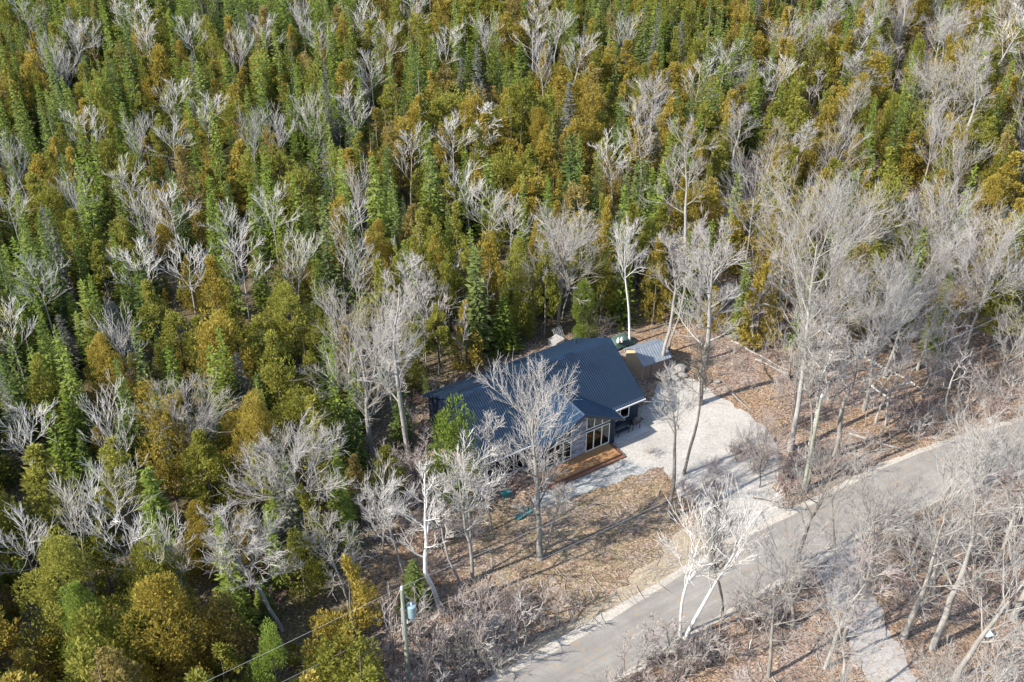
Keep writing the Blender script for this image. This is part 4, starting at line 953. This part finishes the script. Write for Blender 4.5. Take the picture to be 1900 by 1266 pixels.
# cedars and pines singled out near the camera: top px, height, width, material
NEAR = [((95, 1005), 10, 7.5, 'cedar_olive', 'broad olive cedar at the bottom left corner'), ((290, 1075), 11, 8.0, 'cedar_gold', 'huge rounded golden cedar at the bottom of the photo'),
 ((270, 1010), 8, 5.5, 'cedar_olive', 'olive cedar just behind the huge golden one'), ((640, 1030), 9, 4.0, 'cedar_gold', 'golden cedar beside the utility pole wires'), ((360, 935), 7, 4.5, 'cedar_gold', 'bright gold cedar left of the leaning bare tree'),
 ((130, 1085), 9, 4.2, 'fir_bright', 'bright green pine squeezed between two big cedars'), ((495, 1165), 9, 4, 'fir_bright', 'light green pine under the power wires'),
 ((600, 1140), 7, 4.0, 'cedar_gold', 'gold cedar at the bottom edge below the leaning tree'), ((838, 732), 12, 4.8, 'spruce_green', 'loose green conifer at the left end of the house'), ((1130, 362), 13, 3.6, 'cedar_gold', 'tall golden cedar behind the roof peak'),
 ((965, 445), 11, 4.4, 'cedar_olive', 'tall olive cedar behind the middle of the roof'), ((1083, 400), 11, 3.6, 'cedar_olive', 'olive cedar behind the roof vent, left of the tall golden one'), ((1225, 440), 10, 3.6, 'cedar_gold', 'golden cedar rising behind the shed roof'), ((905, 430), 11, 3.8, 'cedar_gold', 'golden cedar behind the roof, left of the tall olive one'), ((1085, 520), 7, 3.6, 'spruce_green', 'low green conifer behind the ridge of the roof'), ((465, 735), 10, 5, 'cedar_gold', 'golden cedar beside the white fan shaped tree'),
 ((185, 620), 8, 5, 'cedar_gold', 'round orange cedar in the left part of the forest'), ((1850, 325), 8, 5, 'cedar_gold', 'round golden cedar near the right edge'), ((520, 530), 8, 6, 'cedar_olive', 'wide olive cedar clump in the middle of the forest'),
 ((700, 410), 8, 5, 'cedar_gold', 'broad golden cedar behind the white trees'), ((1000, 200), 9, 4.5, 'cedar_gold', 'pointed golden cedar in the upper forest'), ((1605, 140), 8, 5, 'cedar_gold', 'gold cedar standing in the upper bare wood'),
 ((870, 555), 6, 3, 'fir_bright', 'small bright conifer behind the left half of the roof'), ((760, 600), 7, 4.5, 'cedar_olive', 'dark olive cedar between the two tall white trees'), ((715, 830), 6, 4, 'cedar_olive', 'olive cedar at the foot of the tall white trees'), ((765, 1040), 4.5, 3, 'spruce_dark', 'dark low conifer behind the utility pole')]
for i, ((tx, ty), h, wd, mk, lab) in enumerate(NEAR):
    p = P(tx, ty, h)
    if 'left end of the house' in lab: mesh, H0, W0 = (TC[4], 8, 4.2)
    elif mk.startswith('cedar'): mesh, H0, W0 = (TCB[i % 3], 10, 6.2) if wd >= 4.4 else (TC[i % 6], TCH[i % 6], TCW[i % 6])
    elif 'fir' in mk or wd > 3.5: mesh, H0, W0 = TCB[i % 3], 10, 6.6
    else: mesh, H0, W0 = TS[1], TSH[1], TSW[1]
    put_tree('cedar_tree' if mk.startswith('cedar') else 'pine_tree' if mk == 'fir_bright' else 'spruce_tree', TRK, mesh, (p.x, p.y, 0), R.uniform(0, 6.28), (wd / W0, wd / W0, h / H0), lab, cmat=M[mk])
    placed.append((p.x, p.y, wd * .38))

# ------------------------------------------------------------------ the woods: scatter, then the trees that show largest become objects of their own
LANE = [[(x, y) for x, y in SHO_TOP + SHO_BOT], SIDE, DRIVE, PATH]
def free(x, y, rad, occ):
    for (a, b, r_) in occ:
        dx = a - x; dy = b - y
        if dx * dx + dy * dy < (rad + r_) ** 2: return False
    return True
cell = {}
def hfree(x, y, rad):
    c = (int(x // 4), int(y // 4))
    for i in (-1, 0, 1):
        for j in (-1, 0, 1):
            for (a, b, r_) in cell.get((c[0] + i, c[1] + j), ()):
                if (a - x) ** 2 + (b - y) ** 2 < (rad + r_) ** 2: return False
    return True
def hadd(x, y, rad): cell.setdefault((int(x // 4), int(y // 4)), []).append((x, y, rad))
for (a, b, r_) in placed: hadd(a, b, min(r_, 2.0))
items = []   # kind, template, x, y, h, w, rz, mat
def blocked(px, py, extra=0):
    return inpoly(px, py, CLEAR) or any(inpoly(px, py, q) for q in LANE)
SR_ = random.Random(77)
def try_scatter(n, fn):
    for _ in range(n):
        y = SR_.uniform(38, 262); hwid = (y * math.cos(PITCH) + CAMH * .566) * 950 / FPX + 9
        x = SR_.uniform(-hwid, hwid)
        # uniform in area
        if SR_.random() > hwid / 125: continue
        px, py, s = Q(x, y, 0)
        if blocked(px, py): continue
        fn(x, y, px, py, s)
def conifers(x, y, px, py, s):
    cx, cy, _ = Q(x, y, 6)
    e = evergreen(px, py - 25)
    kind = None
    n1 = noise.noise(Vector((x * .06, y * .06, 1.7)))
    if SR_.random() < e:
        # mixture changes over the forest
        ps = .38 + .95 * n1 + (.12 if cx < 700 else -.1) + (.1 if cy < 120 else 0)
        if cy > 800: ps -= .25
        if 900 < cx < 1400 and 150 < cy < 330: ps -= .15
        kind = 'spruce' if SR_.random() < ps else 'cedar'
    else:
        if e < 1:
            pr = 0
            if 90 < cy < 300 and cx > 1150: pr = .8 if n1 > -.15 else .4
            elif 300 <= cy < 560 and cx > 1150: pr = .55 if n1 > -.1 else .25
            elif cy < 90: pr = .3
            if SR_.random() < pr: kind = 'cedar' if SR_.random() < .7 else 'spruce'
    if kind is None: return
    if noise.noise(Vector((x * .16, y * .16, 33))) < -.42: return
    if inpoly(px, py, HOUSEZ): 
        return
    if kind == 'spruce':
        k = SR_.randrange(8); h = SR_.triangular(5, 14.5, 9.5); wd = SR_.uniform(1.9, 3.3) * (h / 10) ** .6
        mk = SR_.choices(['spruce_green', 'spruce_dark', 'spruce_grey', 'fir_bright'], [.46, .28, .05, .21])[0]; rad = .62
        items_add(kind, k, x, y, h, wd, mk, rad)
    else:
        k = SR_.randrange(6); h = SR_.triangular(4.8, 11.5, 7.4); wd = SR_.triangular(3.0, 6.2, 4.2) * (h / 8) ** .5
        if cy > 850: h *= 1.05; wd *= 1.2
        g = .30 + (.22 if cx > 800 else 0) + 1.0 * noise.noise(Vector((x * .09, y * .09, 9)))
        mk = 'cedar_gold' if SR_.random() < g else SR_.choices(['cedar_olive', 'cedar_rusty'], [.86, .14])[0]
        items_add(kind, k, x, y, h, wd, mk, .74 + .06 * wd if cy < 850 else 1.15)
def items_add(kind, k, x, y, h, wd, mk, rad):
    if not hfree(x, y, rad): return
    hadd(x, y, rad); items.append([kind, k, x, y, h, wd, SR_.uniform(0, 6.28), mk])
def bare(x, y, px, py, s):
    e = evergreen(px, py - 20)
    if e == 1.0:
        if SR_.random() < .022 and not inpoly(px, py, HOUSEZ): items_add('white', SR_.randrange(8), x, y, SR_.uniform(9.5, 12.5), SR_.uniform(4.0, 6.5), None, .8)
        return
    if px < 1150 and py > 600: return
    if 1240 < px < 1400 and 640 < py < 900 and SR_.random() < .75: return
    if SR_.random() < .5: return
    if 1000 < px < 1340 and py > 1060: return
    if px < 900 and py > 1000: return
    h = SR_.uniform(9, 15); k = SR_.randrange(4)
    if py > 900: h = SR_.uniform(9, 14)
    items_add('grey', k, x, y, h, SR_.uniform(4, 7), None, .95 if py < 300 else 1.1 if py < 560 else 1.25 if py < 900 else 1.4)
def sapl(x, y, px, py, s):
    e = evergreen(px, py - 20)
    if e == 1.0 and SR_.random() < .93: return
    if inpoly(px, py, HOUSEZ) and py > 620: return
    if e < 1 and px < 1150 and py > 1180: pass
    if px > 1150 and (py < 640 or py > 900) and SR_.random() < .6: return
    k = SR_.randrange(4)
    if 1240 < px < 1400 and 640 < py < 900 and SR_.random() < .5: return
    h = TYH[k] * SR_.uniform(.6, 1.05)
    if px < 1150 and py > 600: h = SR_.uniform(3.0, 5.5)
    elif 800 < py and 1250 < px < 1700: h *= .75
    items_add('sapling', k, x, y, h, h * .38, None, .42)
def shr(x, y, px, py, s):
    e = evergreen(px, py - 10)
    if e == 1.0 and SR_.random() < .9: return
    if px > 1150 and (py < 620 or py > 900) and SR_.random() < .6: return
    k = SR_.randrange(4); h = THH[k] * SR_.uniform(.6, 1.1)
    if 1240 < px < 1600 and 600 < py < 860: h *= .55
    items_add('shrub', k, x, y, h, h, None, .35 if py > 700 else .5)
def forest_edge():
    # the wooded strip directly behind the house: small conifers and thin stems whose feet show
    for _ in range(1100):
        px = SR_.uniform(740, 1330); py = SR_.uniform(535, 640) if px > 1000 else SR_.uniform(575, 730)
        lim = 745 - (px - 760) * .42 if px < 1030 else 612
        if py > lim - 8: continue
        p = P(px, py)
        if px > 1040 and py > 585 and SR_.random() < .6: continue
        if SR_.random() < .45: items_add('cedar', 5 if SR_.random() < .7 else 3, p.x, p.y, SR_.uniform(7.5, 12), SR_.uniform(2.8, 3.8), SR_.choice(['cedar_gold', 'cedar_olive', 'cedar_olive']), .75)
        elif SR_.random() < .4: items_add('spruce', SR_.choice([0, 1, 4]), p.x, p.y, SR_.uniform(6, 11), SR_.uniform(2.6, 3.6), SR_.choice(['spruce_dark', 'fir_bright', 'spruce_green']), .75)
        else: items_add('sapling', SR_.randrange(3), p.x, p.y, SR_.uniform(5, 10), 2.0, None, .35)
def young(x, y, px, py, s):
    if inpoly(px, py, HOUSEZ) and px > 800: return
    if SR_.random() > evergreen(px, py - 20): return
    k = SR_.randrange(6); h = SR_.uniform(2.2, 4.6)
    if SR_.random() < .5: items_add('spruce', k, x, y, h, h * .42, SR_.choice(['spruce_dark', 'fir_bright', 'spruce_green']), .40)
    else: items_add('cedar', k, x, y, h, h * .62, SR_.choice(['cedar_olive', 'cedar_olive', 'cedar_gold']), .42)
forest_edge()
try_scatter(14000, conifers)
try_scatter(5200, bare)
try_scatter(9000, young)
# brush that fringes the road, the gravel and the bottom of the photo
for (cx, cy, rx, ry, n, hh) in ((1390, 850, 45, 30, 16, 1.7), (1330, 880, 40, 25, 8, 1.5), (1450, 890, 30, 40, 14, 2.2), (930, 1150, 95, 40, 23, 2.4), (840, 1225, 105, 50, 32, 3.4), (1200, 1250, 90, 30, 26, 2.4), (1290, 1215, 70, 30, 24, 2.2),
                             (1400, 1160, 70, 40, 34, 2.4), (1540, 1065, 60, 30, 24, 2.2), (1650, 1010, 60, 30, 24, 2.2), (800, 960, 60, 60, 26, 2.2), (770, 900, 50, 50, 20, 2.5), (870, 1000, 40, 50, 12, 1.8), (1215, 845, 14, 8, 3, 1.0), (1050, 900, 40, 12, 6, 1.1), (950, 905, 40, 12, 7, 1.2), (1280, 925, 20, 20, 5, 1.2)):
    for _ in range(n):
        px = cx + SR_.gauss(0, .5) * rx; py = cy + SR_.gauss(0, .5) * ry; p = P(px, py)
        if any(inpoly(px, py, q) for q in ([*ROAD_TOP, *ROAD_BOT], SIDE)): continue
        k = SR_.choice([0, 0, 1, 2, 3]) if hh < 3 else SR_.choice([0, 2, 2])
        h = hh * SR_.uniform(.6, 1.15)
        if SR_.random() < .5 and hh > 2.1: items_add('sapling', SR_.choice([0, 1, 3]), p.x, p.y, h * 1.7, h * .8, None, .2)
        else: items_add('shrub', k, p.x, p.y, h, h, None, .15)
try_scatter(9000, sapl)
try_scatter(14000, shr)

KIND = {'cedar': (TC, TCH, TCW, 'cedar_tree'), 'spruce': (TS, TSH, TSW, 'spruce_tree'), 'white': (TB, TBH, TBW, 'bare_tree'), 'grey': (TG, TGH, TGW, 'bare_tree'), 'sapling': (TY, TYH, TYW, 'sapling'), 'shrub': (TH, THH, [2.4, 2, 2.6, 1.8], 'shrub')}
# how much of each shows: paint the crowns near to far into a coarse buffer
BW, BH = 475, 316; buf = np.zeros((BH, BW), dtype=bool); vis = np.zeros(len(items))
YY, XX = np.mgrid[0:BH, 0:BW]
for i in sorted(range(len(items)), key=lambda i: items[i][3]):
    kd, k, x, y, h, wd, rz, mk = items[i]
    f = .5; px, py, s = Q(x, y, h * f); rx = wd * .42 * s / 4; ry = h * .42 * s * .8 / 4; px /= 4; py /= 4
    x0, x1, y0, y1 = int(max(0, px - rx)), int(min(BW, px + rx + 2)), int(max(0, py - ry)), int(min(BH, py + ry + 2))
    if x0 >= x1 or y0 >= y1: continue
    m = (((XX[y0:y1, x0:x1] - px) / max(rx, .6)) ** 2 + ((YY[y0:y1, x0:x1] - py) / max(ry, .6)) ** 2) < 1
    if kd == 'spruce': m &= (np.abs(XX[y0:y1, x0:x1] - px) < rx * (YY[y0:y1, x0:x1] - py + ry * 1.2) / (2 * ry) + .5)
    vis[i] = (m & ~buf[y0:y1, x0:x1]).sum()
    if kd in ('cedar', 'spruce'): buf[y0:y1, x0:x1] |= m
LIMIT = {'cedar': 270, 'spruce': 250, 'white': 300, 'grey': 300, 'sapling': 270, 'shrub': 270}
TONE = {'cedar_olive': 'olive green', 'cedar_gold': 'golden', 'cedar_rusty': 'rusty brown', 'spruce_green': 'yellow green', 'spruce_dark': 'dark green', 'spruce_grey': 'silver grey', 'fir_bright': 'bright green'}
NOUN = {'cedar': 'cedar', 'spruce': 'spruce', 'white': 'bare whitish tree', 'grey': 'bare grey tree', 'sapling': 'thin leafless sapling', 'shrub': 'leafless twiggy shrub'}
rest = {}
GLAB = {'cedar': 'cedars', 'spruce': 'spruces', 'white': 'bare trees in the evergreens', 'grey': 'bare trees of the open wood', 'sapling': 'saplings', 'shrub': 'shrubs'}
for kd, (T_, H_, W_, nm) in KIND.items():
    idx = [i for i in range(len(items)) if items[i][0] == kd]; idx.sort(key=lambda i: -vis[i])
    own = [i for i in idx[:LIMIT[kd]] if vis[i] > 2]; own_s = set(own)
    for i in idx:
        if i not in own_s: rest.setdefault(kd, []).append(items[i])
    for i in own:
        _, k, x, y, h, wd, rz, mk = items[i]
        px, py, s = Q(x, y, h * .6)
        sz = ('tall' if h > 9.6 else 'medium height' if h > 8 else 'short') if kd in ('cedar', 'spruce') else ('tall' if h > 12 else 'medium sized' if h > 9 else 'small') if kd in ('white', 'grey') else ('taller' if h > H_[k] * .85 else 'low')
        shape = ('wide' if wd > (3.7 if kd == 'cedar' else 2.7) else 'narrow') if kd in ('cedar', 'spruce', 'grey', 'white') else ('pinkish' if kd == 'shrub' and k == 1 else 'greyish')
        if kd == 'grey': shape = 'wide' if wd > 5.5 else 'narrow'
        if kd == 'white': shape = 'wide' if wd > 4 else 'narrow'
        lab = f'{sz} {shape} {TONE[mk] + " " if mk else ""}{NOUN[kd]} {where(px, py)}'
        sc = (wd / W_[k], wd / W_[k], h / H_[k])
        if kd == 'shrub':
            o = link(nm, T_[k], None, (x, y, 0), rz); o.scale = sc; tag(o, lab, 'shrub', GLAB[kd] + ' ' + where(px, py))
        elif kd in ('cedar', 'spruce'):
            put_tree(nm, TRK, T_[k], (x, y, 0), rz, sc, lab, GLAB[kd] + ' ' + where(px, py), cmat=M[mk])
        else:
            put_tree(nm, T_[k][0], T_[k][1], (x, y, 0), rz, sc, lab, GLAB[kd] + ' ' + where(px, py))
print('items', {k: sum(1 for it in items if it[0] == k) for k in KIND}, 'rest', {k: len(v) for k, v in rest.items()})

# the remainder, which nobody could pick apart: one object per kind
def merged(me_list, mats, name):
    """a template object outside the scene: trunk and crown in one mesh"""
    bm = bmesh.new(); ofs = 0
    for n_, me in enumerate(me_list):
        f0 = len(bm.faces); bm.from_mesh(me); bm.faces.ensure_lookup_table()
        for f in bm.faces[f0:]: f.material_index = n_
    out = bpy.data.meshes.new(name); bm.to_mesh(out); bm.free()
    for m in mats: out.materials.append(m)
    return bpy.data.objects.new(name, out)
def gn_mass(name, templates, pts, label):
    coll = bpy.data.collections.new(name + '_kinds')
    for o in sorted(templates, key=lambda o: o.name): coll.objects.link(o)
    order = {o.name: i for i, o in enumerate(sorted(coll.objects, key=lambda o: o.name))}
    me = bpy.data.meshes.new(name); me.vertices.add(len(pts)); me.vertices.foreach_set('co', np.array([p[0] for p in pts], dtype=np.float32).ravel())
    for nme, ty, arr in (('rotz', 'FLOAT', [p[1] for p in pts]), ('idx', 'INT', [order[p[3]] for p in pts])):
        a = me.attributes.new(nme, ty, 'POINT'); a.data.foreach_set('value', np.array(arr, dtype=np.float32 if ty == 'FLOAT' else np.int32))
    a = me.attributes.new('siz', 'FLOAT_VECTOR', 'POINT'); a.data.foreach_set('vector', np.array([p[2] for p in pts], dtype=np.float32).ravel())
    o = link(name, me); o['kind'] = 'stuff'; o['label'] = label
    g = bpy.data.node_groups.new(name, 'GeometryNodeTree')
    g.interface.new_socket('Geometry', in_out='INPUT', socket_type='NodeSocketGeometry'); g.interface.new_socket('Geometry', in_out='OUTPUT', socket_type='NodeSocketGeometry')
    N = g.nodes; L = g.links; gi = N.new('NodeGroupInput'); go = N.new('NodeGroupOutput')
    m2p = N.new('GeometryNodeMeshToPoints'); iop = N.new('GeometryNodeInstanceOnPoints'); ci = N.new('GeometryNodeCollectionInfo')
    ci.inputs['Collection'].default_value = coll; ci.inputs['Separate Children'].default_value = True; ci.inputs['Reset Children'].default_value = True
    def na(nm, ty):
        n = N.new('GeometryNodeInputNamedAttribute'); n.data_type = ty; n.inputs['Name'].default_value = nm; return n.outputs['Attribute']
    cx = N.new('ShaderNodeCombineXYZ'); L.new(na('rotz', 'FLOAT'), cx.inputs[2])
    L.new(gi.outputs[0], m2p.inputs[0]); L.new(m2p.outputs[0], iop.inputs['Points']); L.new(ci.outputs[0], iop.inputs['Instance'])
    iop.inputs['Pick Instance'].default_value = True; L.new(na('idx', 'INT'), iop.inputs['Instance Index']); L.new(cx.outputs[0], iop.inputs['Rotation'])
    L.new(na('siz', 'FLOAT_VECTOR'), iop.inputs['Scale']); L.new(iop.outputs[0], go.inputs[0])
    md = o.modifiers.new('scatter', 'NODES'); md.node_group = g
    return o
MASSNAME = {'cedar': ('cedar_thicket', 'remaining cedars packed between the forest trees'), 'spruce': ('spruce_thicket', 'remaining spruces packed between the forest trees'), 'white': ('bare_thicket', 'remaining small bare trees hidden in the evergreens'),
            'grey': ('bare_wood', 'remaining bare trees of the open wood'), 'sapling': ('sapling_thicket', 'remaining thin saplings filling the bare wood'), 'shrub': ('undergrowth', 'low leafless brush covering the floor of the wood')}
for kd, lst in rest.items():
    T_, H_, W_, nm = KIND[kd]; tmpl = {}; pts = []
    for (_, k, x, y, h, wd, rz, mk) in lst:
        key = (k, mk)
        if key not in tmpl:
            nme = f'{kd}_kind_{len(tmpl):02d}'
            if kd in ('cedar', 'spruce'): tmpl[key] = merged([T_[k], TRK], [M[mk], M['bark_brown']], nme)
            elif kd == 'shrub': tmpl[key] = bpy.data.objects.new(nme, T_[k])
            else: tmpl[key] = merged([T_[k][0], T_[k][1]], [T_[k][0].materials[0], T_[k][1].materials[0]], nme)
        pts.append(((x, y, 0), rz, (wd / W_[k], wd / W_[k], h / H_[k]), tmpl[key].name))
    gn_mass(MASSNAME[kd][0], list(tmpl.values()), pts, MASSNAME[kd][1])

# ------------------------------------------------------------------ fallen logs, stumps, sticks
LOGS = [((1358, 633), (1462, 691), .10, 'bark_pale'), ((1400, 668), (1470, 700), .08, 'bark_pale'), ((1587, 655), (1716, 728), .13, 'bark_birch'), ((1618, 718), (1650, 745), .11, 'bark_birch'), ((1576, 806), (1674, 838), .12, 'bark_pale'),
        ((1345, 722), (1396, 766), .09, 'bark_grey'), ((1530, 668), (1560, 640), .09, 'bark_grey'), ((1500, 740), (1570, 690), .09, 'bark_dark'), ((1640, 820), (1720, 782), .1, 'bark_dark'), ((880, 655), (945, 620), .12, 'bark_brown'), ((1000, 645), (1040, 625), .1, 'bark_brown'),
        ((1400, 926), (1466, 938), .06, 'bark_dark'), ((1310, 745), (1345, 752), .05, 'bark_grey'), ((1180, 618), (1255, 600), .12, 'bark_brown'), ((1690, 690), (1770, 640), .1, 'bark_grey'), ((1700, 1100), (1780, 1040), .11, 'bark_pale'), ((1755, 1075), (1860, 1010), .1, 'bark_grey'),
        ((650, 1010), (664, 1060), .09, 'bark_pale'), ((1545, 835), (1600, 850), .08, 'bark_pale')]
for i, (a, b, r_, bk) in enumerate(LOGS):
    A = P(*a); B = P(*b); mid = (A + B) / 2; n = 6
    mb = MB(); pts = []
    for j in range(n + 1):
        p = A.lerp(B, j / n) - mid; pts.append(p + Vector((noise.noise(p * .5 + Vector((i, 0, 0))) * .3, noise.noise(p * .5 + Vector((0, i, 0))) * .3, r_ + .02)))
    mb.tube(pts, [r_ * (1.1 - .6 * j / n) for j in range(n + 1)], 7)
    o = mb.build('fallen_log', M[bk], None, mid)
    lg = (B - A).length
    tag(o, f'{"long" if lg > 5 else "short"} {"white birch" if bk == "bark_birch" else "pale" if bk == "bark_pale" else "dark"} fallen log {where((a[0] + b[0]) / 2, (a[1] + b[1]) / 2)}', 'log', 'fallen logs')
def sticks():
    T = Tubes(); r = np.random.default_rng(9)
    for _ in range(5200):
        px = r.uniform(640, 1950); py = r.uniform(440, 1300)
        if any(inpoly(px, py, q) for q in ([*SHO_TOP, *SHO_BOT], DRIVE, PATH, SIDE)): continue
        if inpoly(px, py, LAWN) and r.random() < .75: continue
        p = P(px, py); a = r.uniform(0, 6.28); l = r.uniform(.4, 2.2); rd = r.uniform(.012, .035)
        pts = np.array([[p.x, p.y, .03], [p.x + math.cos(a) * l * .5, p.y + math.sin(a) * l * .5, .06 + r.uniform(0, .1)], [p.x + math.cos(a + .2) * l, p.y + math.sin(a + .2) * l, .04]])
        T.add(pts, np.array([rd, rd * .8, rd * .5]), 3)
    o = link('fallen_sticks', T.mesh('fallen_sticks', M['twig_grey'])); o['kind'] = 'stuff'; o['label'] = 'fallen twigs and sticks littering the leaves'
sticks()

# labels: where several share one, say which by their order across the photo
def tell_apart():
    by = {}
    for o in bpy.data.objects:
        if o.parent is None and o.get('label') and o.get('category'): by.setdefault(o['label'], []).append(o)
    words = ['leftmost', 'second from left', 'third from left', 'fourth from left', 'fifth from left', 'sixth from left', 'seventh from left', 'eighth from left', 'ninth from left', 'tenth from left']
    for lab, os_ in by.items():
        if 1 < len(os_) <= 10 and len(lab.split()) <= 13:
            os_.sort(key=lambda o: Q(o.location.x, o.location.y, 3)[0])
            for i, o in enumerate(os_): o['label'] = (words[i] if i < len(os_) - 1 else 'rightmost') + ' ' + lab
tell_apart()
